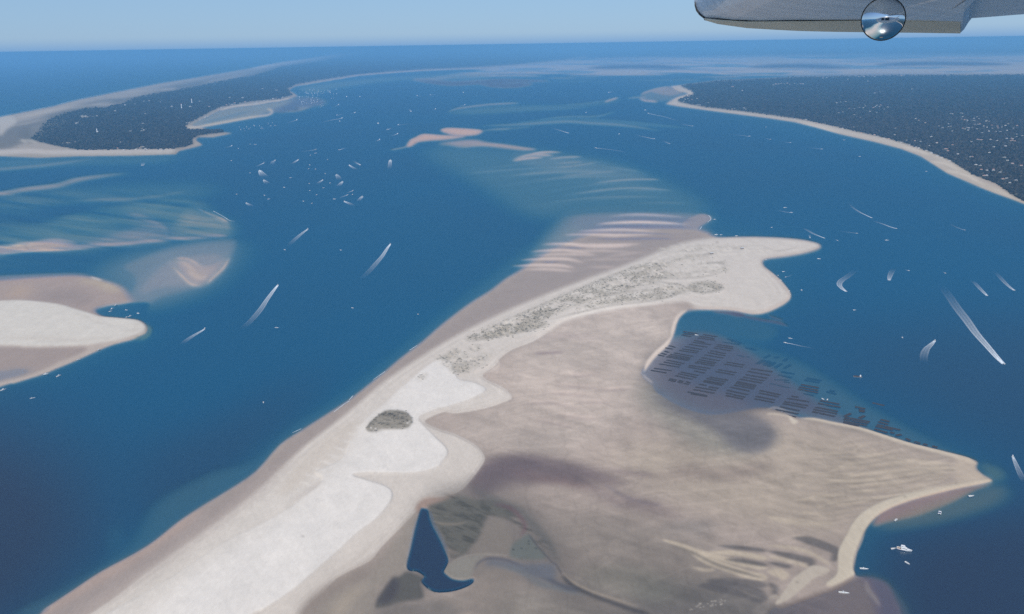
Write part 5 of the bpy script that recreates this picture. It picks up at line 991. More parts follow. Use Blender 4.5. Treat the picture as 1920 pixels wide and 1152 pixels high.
def boat(u, v, Lpx, kind, label, wake=None, ang=None, group=None, ww=None, st=1.0, wlabel=None, minl=None):
    x, y = G(u, v); s_ = mpp(u, v)
    if wake is not None:
        w2 = [(u, v)] + list(wake); x1, y1 = G(*w2[1]); rz = math.atan2(y - y1, x - x1)
    else:
        x1, y1 = G(u + math.cos(math.radians(ang or 0)), v + math.sin(math.radians(ang or 0))); rz = math.atan2(y1 - y, x1 - x)
    L_ = max(Lpx * s_ * (1.7 if v < 400 else 1.35 if Lpx < 5.5 else 1.12), 6.5)
    if kind == 'far': L_ = min(L_, 30)
    t_ = thing(NAME[kind], label, "boat", (x, y, .02), rz, group, L_ / BL[kind])
    for nm, me in BM[kind]: 
        link(nm, me, parent=t_)
        if kind == 'cat' and nm == 'hull':
            t_.children[0].location = (0, 1.9, 0); h2 = link("hull", me, parent=t_); h2.location = (0, -1.9, 0)
    if wake is not None:
        w0, w1 = ww or (2.2, 4); w0 *= 1.15; w1 *= 1.2
        me, o0 = wake_mesh(w2, w0, w1, st)
        k = link("boat_wake", me); k.location = (o0[0], o0[1], .06)
        tail_ = label.split(' with ', 1)[1] if (' with ' in label and 'wake' in label.split(' with ', 1)[1]) else "foam wake of the " + label
        tail_ = {"hooked wake": "hooked white wake right of the island head", "slanting wake": "slanting white wake just off the pointed tip of the island head" if kind == 'open' and v > 400 else tail_,
                 "thin straight wake": "thin straight wake crossing the oyster bay", "thin wake": "thin wake leaving the peninsula beach"}.get(tail_, tail_)
        if tail_.startswith("parallel"): tail_ = label.split()[0] + " of two parallel straight wakes among the fishing boats"
        if "side by side" in tail_ and tail_.startswith("foam"): tail_ = label.split(', ')[1].split()[0] + " wake of two running side by side at the far right"
        if len(tail_.split()) > 16: tail_ = tail_.replace("foam wake of the boat throwing a", "", 1).strip() if "throwing" in tail_ else tail_
        if "v shaped" in tail_: tail_ = "wide v shaped wake far off near the tidal flats"
        if len(tail_.split()) < 4: tail_ = tail_ + " behind the " + label.split(' with ')[0]
        k["label"] = tail_; k["category"] = "wake"
    return t_

# ---- boats under way and lying still, one by one
A_ = [
 # u, v, Lpx, kind, label, wake points, wake widths (head, tail) px, strength
 (521, 535, 4, 'cabin', "speedboat with the longest broad wake in the deep channel right of the white sandbank", [(513, 545), (500, 563), (488, 581), (470, 602), (452, 618)], (3.5, 9), 1.0),
 (732, 458, 4, 'cabin', "speedboat with long curved wake in the middle of the channel left of the island head", [(726, 466), (717, 480), (706, 493), (693, 508), (676, 525)], (3, 8), .95),
 (577, 430, 4, 'cabin', "speedboat with short broad wake upper middle of the channel", [(570, 435), (560, 443), (550, 452), (540, 462)], (3, 7), .8),
 (384, 617, 5, 'cabin', "speedboat leaving the white sandbank with short wake right of its tip", [(376, 622), (362, 630), (350, 638), (340, 646)], (3, 8), .9),
 (1882, 683, 7, 'cabin', "large motorboat at the right with the widest and longest wake in view", [(1870, 671), (1850, 648), (1830, 625), (1812, 600), (1795, 578), (1780, 556), (1765, 535)], (7, 18), 1.0),
 (1753, 639, 5, 'cabin', "speedboat at the right with curved wake, left of the widest wake", [(1746, 646), (1737, 655), (1732, 668), (1733, 680)], (4, 12), .75),
 (1899, 856, 5, 'cabin', "speedboat near the right edge beside the tip of the sand tongue", [(1903, 866), (1909, 880), (1916, 895), (1922, 905)], (4, 9), .7),
 (1587, 547, 4, 'cabin', "speedboat turning sharply right of the island head with hooked wake", [(1581, 543), (1574, 535), (1577, 527), (1590, 518), (1606, 505)], (4, 11), .9),
 (1667, 526, 4, 'cabin', "small boat with short rounded wake in the right channel", [(1668, 520), (1671, 512), (1676, 503)], (5, 9), .6),
 (1851, 555, 4, 'cabin', "speedboat at the right, left boat of the pair running side by side", [(1846, 550), (1838, 542), (1829, 532), (1822, 526)], (4, 7), .8),
 (1902, 545, 4, 'cabin', "speedboat at the right, right boat of the pair running side by side", [(1895, 540), (1885, 531), (1875, 520), (1864, 508)], (4, 7), .75),
 (1635, 409, 3, 'open', "speedboat with long thin wake below the wooded shore, left of two in line", [(1624, 404), (1612, 398), (1600, 390), (1590, 380)], (2, 4), .9),
 (1681, 429, 3, 'open', "speedboat with thin wake below the wooded shore, right of two in line", [(1670, 426), (1657, 421), (1645, 417), (1636, 414)], (2.4, 4), .9),
 (1546, 447, 3, 'open', "speedboat just off the tip of the island head with slanting wake", [(1536, 443), (1524, 438), (1512, 431), (1505, 427)], (2.4, 5), .8),
 (1607, 438, 3, 'open', "small boat with faint thin wake right of the island tip", [(1594, 436), (1582, 435), (1568, 433)], (1.4, 2.4), .5),
 (1809, 432, 3, 'open', "small boat with faint wake far right below the beach", [(1800, 429), (1788, 424), (1778, 419)], (2, 4), .35),
 (1484, 399, 3, 'open', "small white boat with straight thin wake above the island tip", [(1474, 398), (1464, 396), (1455, 395)], (1.6, 2.4), .8),
 (1472, 643, 4, 'open', "small boat crossing the oyster bay with thin straight wake", [(1484, 645), (1497, 648), (1512, 651), (1532, 655)], (2, 2.6), .9),
 (1117, 278, 3, 'open', "boat with long thin wake above the submerged shoal", [(1132, 279.5), (1150, 281.5), (1165, 284), (1174, 287)], (1.8, 2.2), .95),
 (1227, 261, 3, 'open', "boat with long wake right of the submerged shoal, middle one of three", [(1215, 258.5), (1202, 255.5), (1188, 252)], (2, 3), .95),
 (1256, 270, 2.5, 'open', "boat with short slanting wake below and right of the long wake", [(1249, 267), (1242, 263.5)], (1.6, 3), .6),
 (1066, 250, 2.5, 'open', "boat with bright slanting wake left of the wooded headland, over the middle channel", [(1055, 246.5), (1044, 243), (1034, 239)], (2, 3), .9),
 (1215, 213, 2.5, 'open', "boat with long wake close below the sandy point of the headland", [(1230, 216), (1248, 220), (1265, 225), (1279, 228)], (1.8, 2.4), .8),
 (1299, 237, 2.5, 'open', "boat with short wake below the headland beach, behind the long wake", [(1286, 234.5), (1272, 231.5)], (1.8, 2.6), .8),
 (1405, 256, 3, 'open', "boat with thin level wake in the right channel below the beach", [(1392, 254.5), (1378, 253), (1360, 251)], (1.4, 2), .8),
 (1482, 268, 2.5, 'open', "boat with short level wake in the right channel, middle of three in a row", [(1474, 267), (1465, 265.5)], (1.8, 2), .8),
 (1445, 262, 2.5, 'open', "boat with short level wake in the right channel, left of three in a row", [(1438, 260.5), (1432, 259)], (1.6, 2), .7),
 (1541, 280, 2.5, 'open', "boat with thin level wake in the right channel, right of three in a row", [(1528, 278.5), (1508, 276)], (1.4, 1.8), .8),
 (1141, 174, 3, 'far', "boat throwing a wide v shaped wake far off near the tidal flats", [(1146, 173), (1154, 172)], (2, 6), .7),
 (557, 225, 2.5, 'far', "boat with thin slanting wake off the lagoon spit", [(548, 228), (535, 232)], (1.5, 2.2), .8),
 (642, 222, 3, 'far', "boat with the longest wake off the moored fleet", [(630, 224), (615, 227), (598, 231)], (2, 3), 1),
 (632, 217, 3, 'far', "bright small boat just above the longest wake off the moored fleet", [(638, 215.5), (646, 213)], (1.8, 2), .6),
 (666, 212, 3, 'far', "small boat with faint level wake right of the moored fleet", [(658, 213), (648, 214)], (1.5, 2), .5),
 (635, 197, 2.5, 'far', "small boat with faint slanting wake at the edge of the moored fleet", [(630, 199), (624, 201)], (1.2, 2), .5),
 (807, 179, 3, 'far', "boat with short bright wake far up the middle channel", [(812, 178), (818, 177)], (1.6, 2), .8),
 (782, 180, 2.5, 'far', "boat with faint wake far up the middle channel, left of the brighter one", [(787, 181), (792, 182)], (1.2, 1.8), .4),
 (872, 197, 2.5, 'far', "boat with faint wake near the long thin far shoal", [(864, 198.5), (856, 200)], (1, 1.6), .6),
 (817, 205, 2.5, 'far', "boat with faint level wake left of the long thin far shoal", [(810, 206), (803, 207)], (1.2, 1.8), .4),
 (726, 244, 3, 'far', "bright boat with short wake left of the peach coloured shoal", [(730, 242), (735, 239)], (2.4, 3), .8),
 (747, 235, 3, 'far', "boat with long level wake above the peach coloured shoal", [(758, 233.5), (770, 232), (786, 231)], (1.6, 1.8), .7),
 (746, 251, 2.5, 'far', "boat with slanting wake left of the peach coloured shoal, nearest to it", [(739, 253.5), (731, 256)], (2, 2.4), .9),
 (712, 262, 2.5, 'far', "boat with short slanting wake left of the tail of the peach shoal", [(708, 264), (703, 266)], (2, 2.6), .7),
 (771, 210, 3, 'far', "bright white boat with upright wake in the upper middle channel", [(769, 207), (767, 204)], (2.4, 3), .6),
 (592, 281, 3, 'open', "boat with long thin wake above the crowd of fishing boats", [(582, 282.5), (570, 284), (556, 285.5)], (1.6, 2), .9),
 (635, 282, 3, 'open', "boat with short thick wake above the crowd of fishing boats", [(642, 279.5), (651, 276.5)], (2.4, 2.6), .9),
 (559, 300, 3, 'open', "boat with broad wake among the fishing boats, upper right of the twin wakes", [(553, 304), (546, 308)], (3, 5), .8),
 (495, 306, 3, 'open', "boat with slanting wake at the left edge of the fishing boats", [(487, 309.5), (478, 313)], (2.4, 3), .8),
 (516, 301, 3, 'open', "boat with curved faint wake at the upper left of the fishing boats", [(511, 304), (511, 310)], (3, 6), .6),
 (487, 320, 3, 'open', "boat with widest short wake at the left edge of the fishing boats", [(491, 326), (497, 332)], (5, 11), .85),
 (495, 338, 3, 'open', "boat with short broad wake below the widest one at the left of the fishing boats", [(498, 341), (502, 345)], (4, 8), .7),
 (655, 310, 3, 'open', "boat with rounded wake, left of two side by side, right of the fishing boats", [(661, 314), (670, 319)], (3, 5), .9),
 (676, 310, 3, 'open', "boat with slanting wake, right of two side by side, right of the fishing boats", [(669, 306), (663, 302)], (3, 4), .8),
 (732, 301, 4, 'open', "boat with upright broad wake alone right of the fishing boats", [(731, 307), (730, 318)], (5, 6), .85),
 (631, 328, 3, 'open', "boat with curved wake in the middle of the fishing boats", [(634, 332), (636, 338)], (5, 8), .6),
 (605, 338, 3, 'open', "boat with short wake heading up right among the fishing boats", [(600, 341), (594, 345)], (3, 5), .8),
 (642, 341, 3, 'open', "boat with short broad wake below the curved one among the fishing boats", [(638, 345), (634, 350)], (4, 7), .8),
 (662, 358, 3, 'open', "upper boat of two with parallel straight wakes among the fishing boats", [(656, 360), (648, 363)], (1.8, 2.4), .9),
 (652, 366, 3, 'open', "lower boat of two with parallel straight wakes among the fishing boats", [(644, 368.5), (635, 372)], (1.8, 2.4), .9),
 (646, 378, 3.5, 'open', "boat with thick broken wake below the parallel wakes", [(653, 381), (664, 386)], (4, 7), .95),
 (679, 369, 3.5, 'open', "boat with hooked wake right of the parallel wakes", [(675, 373), (671, 378)], (5, 6), .7),
 (462, 381, 3, 'open', "boat with short broad wake at the lower left of the fishing boats", [(467, 384), (473, 387)], (4, 7), .6),
 (435, 274, 2.5, 'far', "boat leaving the peninsula beach with thin wake", [(426, 276.5), (416, 278)], (1.4, 2), .6),
 (267, 311, 3, 'open', "lone boat with small upright wake below the southern beach of the peninsula", [(268, 308), (268, 304)], (4, 6), .55),
 (1473, 520, 3, 'open', "boat curving away from the right shore of the island head", [(1480, 518), (1487, 514)], (1.2, 2), .35),
 (1519, 447, 3, 'open', "small boat with upright short wake at the tip of the island head", [(1518, 443), (1519, 440)], (2, 3), .6),
 (1704, 508, 3, 'open', "small boat with faint wake right of the rounded wake", [(1700, 507), (1697, 505)], (2, 3), .4),
 (1773, 513, 3, 'open', "small boat with short curved wake in the right channel", [(1770, 511), (1766, 511)], (2, 3), .5),
 (1571, 452, 3, 'open', "small boat with tiny wake right of the island tip", [(1568, 450), (1565, 449)], (2, 3), .5)]
for b in A_: boat(b[0], b[1], b[2], b[3], b[4], wake=b[5], ww=b[6], st=b[7])
for (u, v, ln, kd, ang, lab) in (
 (1695, 1032, 23, 'yacht', 12, "white flybridge motor yacht anchored off the sand tongue at lower right"),
 (1675, 1029.5, 9, 'open', -8, "small white tender lying just left of the anchored motor yacht"),
 (1762, 962, 11, 'cat', -75, "white catamaran with dark awning anchored over the reddish shelf"),
 (1680, 976, 9, 'cabin', -30, "white cabin boat anchored at the inner edge of the reddish shelf"),
 (1821, 931, 10, 'open', -5, "white boat with dark interior lying off the outer reddish shelf"),
 (1620, 1067, 14, 'long', 4, "long low white boat beached beside the bright sand bar"),
 (1582, 1112, 17, 'long', 6, "long white flat bottomed boat on the dark mud at the bottom right"),
 (1701, 1056.5, 3.5, 'open', 30, "tiny dinghy adrift below the anchored motor yacht"),
 (1608, 707, 14, 'barge', 4, "dark oyster barge with small cabin in open water right of the oyster park"),
 (1543, 749, 5, 'open', 30, "left of two white boats tied among the oyster racks"), (1551.5, 750, 4.5, 'open', -60, "right of two white boats tied among the oyster racks"),
 (1306, 629, 6, 'open', 10, "white boat at the top left corner of the oyster park"), (1482, 635, 7, 'long', 10, "white boat in the upper oyster bay above the thin wake"),
 (1692, 634, 5, 'cabin', 60, "lone white boat lying still in the right channel beside the curved wake"),
 (1503, 545, 5.5, 'cabin', 35, "white boat anchored right of the island's eastern bulge"), (1535.5, 486, 4.5, 'open', 5, "white boat anchored below the pointed tip of the island head"),
 (1469, 510, 4, 'open', 0, "white boat anchored in the notch of the island head"), (1663, 451, 7, 'long', 0, "long white boat drifting in the right channel above the rounded wake"),
 (1459, 517, 3.5, 'open', 40, "small boat beached on the island's eastern shore, uppermost of four"), (1464, 526, 4, 'open', 20, "small boat beached on the island's eastern shore, second of four"),
 (1480, 546, 4, 'open', 30, "small boat beached on the island's eastern shore, third of four"), (1482, 553, 4, 'open', 70, "small dark shadowed boat beached on the island's eastern shore, lowest of four"),
 (1343, 441, 5, 'cabin', 0, "white boat in the dark pool at the top of the island, left one"), (1352, 441, 3.5, 'open', 0, "white boat in the dark pool at the top of the island, right one"),
 (1381, 443, 4, 'open', 0, "white boat moored against the top edge of the island head"), (1340, 412, 3.5, 'open', 0, "small boat off the ragged edge of the sand wave shelf"),
 (1436, 488, 3, 'open', 0, "small boat tucked in the inlet of the island head"), (1447, 427, 3, 'open', 0, "tiny boat above the island head"), (1472, 390, 3.5, 'open', 0, "small boat above the straight thin wake near the island tip"),
 (1602, 582, 2.5, 'open', 0, "tiny boat alone in the right channel left of the widest wake"), (1612, 294, 2.5, 'open', 0, "tiny boat alone off the long wooded beach"), (1737, 322, 2.5, 'open', 0, "tiny boat close off the long wooded beach"), (1583, 263, 2.5, 'open', 0, "tiny boat near the middle of the long wooded beach"),
 (6, 732, 9, 'cabin', -15, "white boat cut off by the left edge of the picture below the sandbank"), (61, 747, 8, 'long', -10, "greyish boat lying off the white sandbank, farthest from it"),
 (86, 702.5, 8, 'cabin', -8, "white boat at the foot of the white sandbank, left of a close pair"), (110, 706, 8.5, 'cabin', -18, "white boat off the white sandbank, right of a close pair"),
 (147, 675, 7.5, 'long', -12, "low white boat at the lower shore of the white sandbank"), (185, 657, 6, 'cabin', -20, "white boat at the lower shore of the white sandbank, nearest its tip"),
 (217, 573, 5, 'cabin', -20, "white boat in the small pool behind the white sandbank, uppermost"), (210, 580, 6.5, 'cabin', -20, "largest white boat at the left of the pool behind the white sandbank"), (207, 584.5, 4.5, 'open', -10, "small white boat at the left of the pool behind the white sandbank"),
 (237, 582, 4, 'open', 5, "small boat in the middle of the pool behind the white sandbank"), (259, 588.5, 6, 'cabin', 15, "boat with blue grey cover right in the pool behind the white sandbank"), (238, 595, 6, 'long', -15, "boat beached on the upper edge of the white sandbank, left of two"), (244, 593.5, 6, 'cabin', -15, "boat beached on the upper edge of the white sandbank, right of two"),
 (519, 615, 7, 'long', 5, "white boat lying still in the deep channel below the broad wake"), (494, 755.5, 5, 'cabin', 70, "lone white boat in the deep channel near the bottom left"),
 (534, 469, 3.5, 'cabin', 10, "still white boat below the short broad wake, upper middle channel"), (639, 469.5, 3.5, 'open', 10, "still white boat level with the long curved wake, left of it"),
 (661, 578, 2.5, 'open', 10, "tiny boat in the deep channel, left of two close to the island"), (784, 590, 3, 'open', 60, "tiny boat in the deep channel, nearest the island beach")):
    boat(u, v, ln, kd, lab, ang=ang)
# fishing boats lying still in the middle channel
fb = [(444, 365), (434, 302), (469, 325), (447, 279), (469, 271), (477, 272), (582, 292), (592, 288), (614, 300), (581, 310), (579, 317), (592, 318), (610, 326), (545, 334), (619, 344), (580, 345), (480, 272), (533, 352), (496, 367), (504, 374), (607, 353), (581, 358), (594, 366), (569, 378), (585, 382), (627, 374), (661, 365.5)]
for i, (u, v) in enumerate(fb):
    boat(u, v, 3.2 if v > 340 else 2.9, 'open', "small white fishing boat without wake, " + place_word(sorted(fb).index((u, v)), len(fb)) + " of the still boats mid channel", ang=hr.uniform(-60, 60), group="fishing boats lying still in the middle channel")
for (u, v, s_) in ((619, 175, 3.2), (650, 182, 3.2), (675, 182, 2.4), (869, 174, 3), (637, 228, 3), (709, 232, 3), (1099, 212, 3), (1210, 207, 2.4), (1161, 252, 2.6), (1436, 239, 2.2)):
    boat(u, v, s_, 'far', {619: "brightest white boat at the right edge of the moored fleet", 650: "bright white boat alone right of the moored fleet", 675: "faint small boat right of the moored fleet, up channel", 869: "small bright boat far up the middle channel below the dark tidal flat", 637: "small boat just under the longest wake off the moored fleet", 709: "small boat with mast in the middle channel right of the longest wake",
         1099: "small white boat on the veil of shallow sand in the far middle channel", 1210: "tiny boat above the long wake near the sandy point", 1161: "tiny white boat between the two long wakes left of the headland", 1436: "tiny boat close below the headland beach"}[u], ang=hr.uniform(-50, 50))
# moored fleets: between lagoon and channel, and along the spit
mr_ = random.Random(17)
for k in range(120):
    if k < 66: u = mr_.uniform(560, 606); v = 201 - (u - 560) * .02 - mr_.uniform(0, 1) ** 1 * 32 + (u - 580) * .1
    elif k < 96: u = mr_.uniform(584, 632); v = mr_.uniform(168, 186)
    else: u = mr_.uniform(448, 520); v = 243 - (u - 448) * .14 + mr_.uniform(-4, 5)
    g_ = "boats moored in rows between the lagoon spit and the channel" if k < 96 else "boats moored along the outer side of the lagoon spit"
    boat(u, v, mr_.uniform(1.3, 2.3), 'far', ("tiny pale boat moored in the dense fleet off the end of the lagoon" if k < 96 else "tiny pale boat moored along the outer side of the lagoon spit"), ang=mr_.uniform(60, 110), group=g_)

# ------------------------------------------------------------------ oyster park
def rack_mesh(sd, L_=38.0):
    r = random.Random(sd); parts_t, parts_b = [], []
    for side in (-1, 1):
        y0 = side * 1.25
        x = -L_ / 2 + r.uniform(0, 1.5)
        while x < L_ / 2 - 2:
            w_ = r.uniform(2.2, 3.4)
            if r.random() < .98: parts_b.append(boxv(x, x + w_ * .95, y0 - 1.2 + r.uniform(-.15, .15), y0 + 1.2 + r.uniform(-.15, .15), .1, .36 + r.uniform(0, .14), .08, .08))
            x += w_
        parts_t.append(boxv(-L_ / 2, L_ / 2, y0 - 1.0, y0 - .86, -.02, .1)); parts_t.append(boxv(-L_ / 2, L_ / 2, y0 + .86, y0 + 1.0, -.02, .1))
        for k in range(7):
            xx = -L_ / 2 + .5 + k * (L_ - 1) / 6; parts_t.append(boxv(xx, xx + .15, y0 - .95, y0 + .95, -1.1, -.02))
    return pmesh("oyster_bags", *join(parts_b), M['bags']), pmesh("trestles", *join(parts_t), M['steel'])
RK = [rack_mesh(i) for i in range(3)]
rows = []
def rk(ox, oy, grp, *c):
    for i in range(0, len(c), 4): rows.append((ox + c[i] / 9.6, oy + c[i + 1] / 9.6, ox + c[i + 2] / 9.6, oy + c[i + 3] / 9.6, grp))
g1 = "in the uppermost blocks"; g2 = "in the left blocks beside the beach"; g3 = "in the middle blocks"; g4 = "in the lower blocks by the sand tongue"; g5 = "of the faint outer rows"; g6 = "of the short slanting rows"; g7 = "of the last rows along the tongue"
rk(1200, 580, g1, 770, 400, 1030, 440, 790, 435, 980, 465, 750, 460, 920, 495, 1130, 455, 1380, 495, 1070, 485, 1350, 530, 1030, 515, 1350, 560, 970, 560, 1170, 600, 950, 595, 1290, 640, 880, 630, 1220, 685)
rk(1200, 580, g5, 1565, 525, 1740, 560, 1640, 560, 1830, 600, 1470, 585, 1800, 630, 1740, 820, 1880, 855)
rk(1200, 580, g1, 1390, 635, 1680, 680, 1360, 665, 1680, 715, 1320, 695, 1640, 750)
rk(1200, 580, g2, 520, 655, 640, 690, 450, 695, 590, 720, 440, 755, 520, 780, 380, 790, 480, 820, 320, 820, 440, 850, 800, 670, 1120, 725, 750, 710, 1060, 760, 700, 740, 1030, 790, 600, 785, 960, 850, 540, 810, 920, 880, 500, 835, 900, 905, 460, 855, 870, 925, 480, 915, 800, 980, 420, 950, 740, 1005, 340, 985, 710, 1045, 250, 1065, 580, 1110, 190, 1100, 480, 1150)
rk(1200, 580, g3, 1260, 745, 1540, 800, 1220, 780, 1540, 840, 1150, 820, 1500, 880, 1100, 870, 1430, 930, 1060, 905, 1380, 965, 1020, 935, 1350, 990, 980, 960, 1330, 1020, 880, 1010, 1280, 1070, 860, 1040, 1200, 1100, 1550, 950, 1880, 1005, 1510, 985, 1860, 1045)
rk(1230, 680, g2, 440, 170, 770, 235, 390, 200, 730, 270, 340, 235, 660, 305, 240, 290, 370, 320, 220, 315, 350, 345, 420, 320, 490, 345, 390, 345, 470, 370, 540, 345, 620, 370, 500, 375, 590, 400)
rk(1230, 680, g3, 680, 150, 880, 190, 1110, 125, 1450, 185, 1070, 160, 1410, 225, 950, 260, 1300, 320, 900, 285, 1250, 350, 860, 320, 1230, 385, 840, 340, 1190, 410, 770, 390, 910, 415, 950, 440, 1130, 465, 700, 440, 1090, 505, 660, 485, 1050, 555, 560, 530, 930, 600, 620, 560, 920, 615)
rk(1360, 640, g5, 360, 105, 560, 145, 210, 245, 350, 280, 390, 275, 430, 290, 790, 755, 1160, 840, 1050, 725, 1160, 745, 1460, 655, 1740, 700, 1420, 690, 1700, 735, 1000, 540, 1250, 580, 1400, 940, 1600, 970, 940, 600, 1200, 650, 880, 690, 1150, 700)
rk(1360, 640, g6, 550, 410, 680, 330, 590, 415, 720, 335, 680, 430, 790, 345, 720, 435, 830, 360, 770, 455, 900, 370, 890, 470, 1020, 390, 700, 290, 810, 240, 890, 290, 960, 270, 1040, 345, 1120, 300, 1060, 480, 1170, 410)
rk(1360, 640, g3, 450, 495, 850, 550, 400, 540, 810, 615, 360, 600, 760, 670, 310, 645, 700, 715, 250, 680, 670, 755, 200, 725, 560, 800, 150, 790, 520, 860, 80, 825, 440, 900, 20, 880, 410, 965, 0, 930, 360, 1010, 0, 975, 330, 1045, 180, 755, 540, 830)
rk(1360, 640, g4, 610, 885, 1000, 970, 600, 930, 970, 1005, 540, 990, 900, 1060, 520, 1035, 880, 1105, 1360, 780, 1690, 840, 1320, 820, 1680, 890, 1300, 860, 1670, 930, 1100, 1025, 1520, 1095)
rk(1420, 700, g4, 610, 410, 740, 435, 470, 510, 910, 585, 450, 545, 880, 625, 400, 600, 760, 680, 320, 655, 740, 735, 270, 705, 710, 795, 1120, 490, 1480, 560, 1080, 540, 1500, 615, 1040, 610, 1460, 690, 1000, 650, 1440, 730, 980, 690, 1400, 780)
rk(1420, 700, g5, 1250, 320, 1420, 370, 1300, 300, 1400, 315)
rk(1560, 740, g7, 410, 220, 600, 260, 480, 275, 600, 300, 490, 300, 580, 315, 220, 400, 340, 340, 490, 430, 590, 380, 220, 405, 690, 495, 200, 440, 660, 520, 200, 480, 640, 560, 200, 500, 480, 570, 720, 150, 940, 200, 870, 450, 1040, 490, 830, 490, 1010, 540, 800, 540, 1230, 640, 780, 570, 1100, 640, 760, 620, 1000, 690, 1040, 680, 1120, 700, 1150, 740, 1250, 720, 1330, 790, 1410, 830, 1480, 850, 1590, 880, 1640, 890, 1720, 910, 1800, 930, 1900, 950)
row_rank = {}
for g_ in {r_[4] for r_ in rows}:
    ids = sorted([i for i, r_ in enumerate(rows) if r_[4] == g_], key=lambda i: rows[i][1] + rows[i][3])
    for k, i in enumerate(ids): row_rank[i] = place_word(k, len(ids), 'top', 'bottom')
for i, (xa, ya, xb, yb, grp) in enumerate(rows):
    p0, p1 = G(xa, ya), G(xb, yb); L_ = math.dist(p0, p1)
    deep = {g5: -.8, g6: -.8}.get(grp, -.12 if ya > 712 else -.2)
    t_ = thing("oyster_rack", "dark oyster rack row, " + row_rank[i] + " " + grp, "oyster rack", ((p0[0] + p1[0]) / 2, (p0[1] + p1[1]) / 2, deep), math.atan2(p1[1] - p0[1], p1[0] - p0[0]), "oyster rack rows " + grp)
    t_.scale = (L_ / 38.0, 1.15, 1)
    b_, s__ = RK[i % 3]; link("oyster_bags", b_, parent=t_); link("trestles", s__, parent=t_)

# surf along the ocean beach and small breaking lines
def surf(pts, wpx, st, label=None):
    me, o0 = wake_mesh(pts, wpx, wpx, st, edges=False)
    A = me.attributes["foam"]; n = len(A.data) // 11
    val = np.array([st * [0, .3, .6, .9, 1, 1, 1, .9, .6, .3, 0][k % 11] for k in range(len(A.data))], np.float32) * np.repeat(np.array([.5 + .5 * random.random() for _ in range(n)]), 11)
    A.data.foreach_set("value", val.astype(np.float32)); me.name = "surf"
    k = link("surf", me); k.location = (o0[0], o0[1], .1); k["kind"] = "stuff"
    if label: k["label"] = label
surf([(-60, 236), (0, 218.5), (50, 208.5), (100, 198.5), (150, 185.5), (200, 175.5), (250, 165.5), (300, 155.5), (375, 143.5), (430, 134)], 1.6, .9)
surf([(470, 128), (530, 115.8), (600, 105)], 1.0, .5)
for p in ([(615, 782), (640, 762), (655, 752)], [(655, 750), (662, 742)], [(700, 712), (722, 697)], [(768, 657), (782, 648)], [(548, 812), (565, 804)], [(840, 606), (870, 590), (888, 578)], [(440, 415), (431, 414), (420, 407), (400, 396)], [(1329, 404), (1333, 411), (1327, 417)], [(1312, 431), (1316, 425)]):
    surf(p, 1.3, .8)

# ------------------------------------------------------------------ aircraft: wing overhead with its round mirror
def W(u, v, dist):
    """a point on the line of sight at the given distance"""
    d = F + (u - PW / 2) / FPX * R + (PH / 2 - v) / FPX * U
    d = d / np.linalg.norm(d); return CAM + d * dist
m_skin, nt, N, L = new_mat("white_wing_paint")
o_ = N("ShaderNodeOutputMaterial"); b_ = N("ShaderNodeBsdfPrincipled"); tc = N("ShaderNodeTexCoord")
mpn = N("ShaderNodeMapping"); mpn.inputs["Scale"].default_value = (1.2, 14, 6); L(tc.outputs["Object"], mpn.inputs[0])
nz = N("ShaderNodeTexNoise"); nz.inputs["Scale"].default_value = 1.6; nz.inputs["Detail"].default_value = 3; nz.inputs["Roughness"].default_value = .5; L(mpn.outputs[0], nz.inputs["Vector"])
rp_ = N("ShaderNodeValToRGB"); L(nz.outputs[0], rp_.inputs[0]); rp_.color_ramp.elements[0].position = .3; rp_.color_ramp.elements[0].color = (.60, .64, .70, 1); rp_.color_ramp.elements[1].position = .62; rp_.color_ramp.elements[1].color = (.74, .78, .84, 1)
L(rp_.outputs[0], b_.inputs["Base Color"]); b_.inputs["Roughness"].default_value = .32; b_.inputs["Specular IOR Level"].default_value = .5; L(b_.outputs[0], o_.inputs[0])
M['chrome'] = plain("polished_chrome", (.86, .86, .86), .04, 1.0); M['trim'] = plain("dark_seam_sealant", (.10, .09, .08), .7); M['tip'] = plain("wing_tip_moulding", (.78, .68, .52), .45, noise=.15, nscale=2)

wing = thing("aircraft_wing", "underside of a pale aircraft wing reaching in at the top right", "aircraft wing", tuple(CAM))
def loc(p): return tuple(np.array(p) - CAM)
# outline of the far edge, seen from below: tip, long lip, notch of the flap, then the inner panel
edge_pts = [(1302, -14), (1301.6, 2), (1302.3, 11), (1305, 20), (1311, 28), (1320, 35), (1335, 41), (1360, 46), (1400, 51), (1450, 54), (1500, 56.5), (1560, 58), (1640, 59), (1720, 59.8), (1802, 61), (1808, 55), (1816, 42), (1822, 34.5), (1850, 32.5), (1900, 28.5), (1960, 24), (2100, 14)]
TIPU = 1302
def ring(u, v, k):
    """section of the wing at one station: k runs from the far edge under the wing towards and above the viewer"""
    return None
prof = [(0, 0, 0), (.10, .010, .0), (.35, .030, 0), (.8, .062, 0), (1.4, .105, 0), (2.0, .16, 0)]   # distance towards the viewer, rise
V = []; n_st = len(edge_pts)
for (u, v) in edge_pts:
    dist = 5.0
    e0 = W(u, v, dist) - CAM
    tipf = min(1, max(0.02, (u - TIPU) / 60)) ** .5
    ca = math.atan2(e0[0], e0[1]) * min(1, max(0, (u - 1560) / 240)) * (1.0 if u < 1900 else 1.0); dx_, dy_ = math.sin(ca), math.cos(ca)
    for (a, r, _) in prof:                     # underside
        V.append((e0[0] - a * dx_, e0[1] - a * dy_ * (.25 + .75 * tipf), e0[2] + r * 1.25))
    for (a, r, _) in prof[::-1]:               # top
        V.append((e0[0] - a * dx_, e0[1] - a * dy_ * (.25 + .75 * tipf), e0[2] + r * 1.25 + (.012 + .16 * math.sin(min(1, a / 2.0) * 2.2)) * tipf))
K = len(prof) * 2
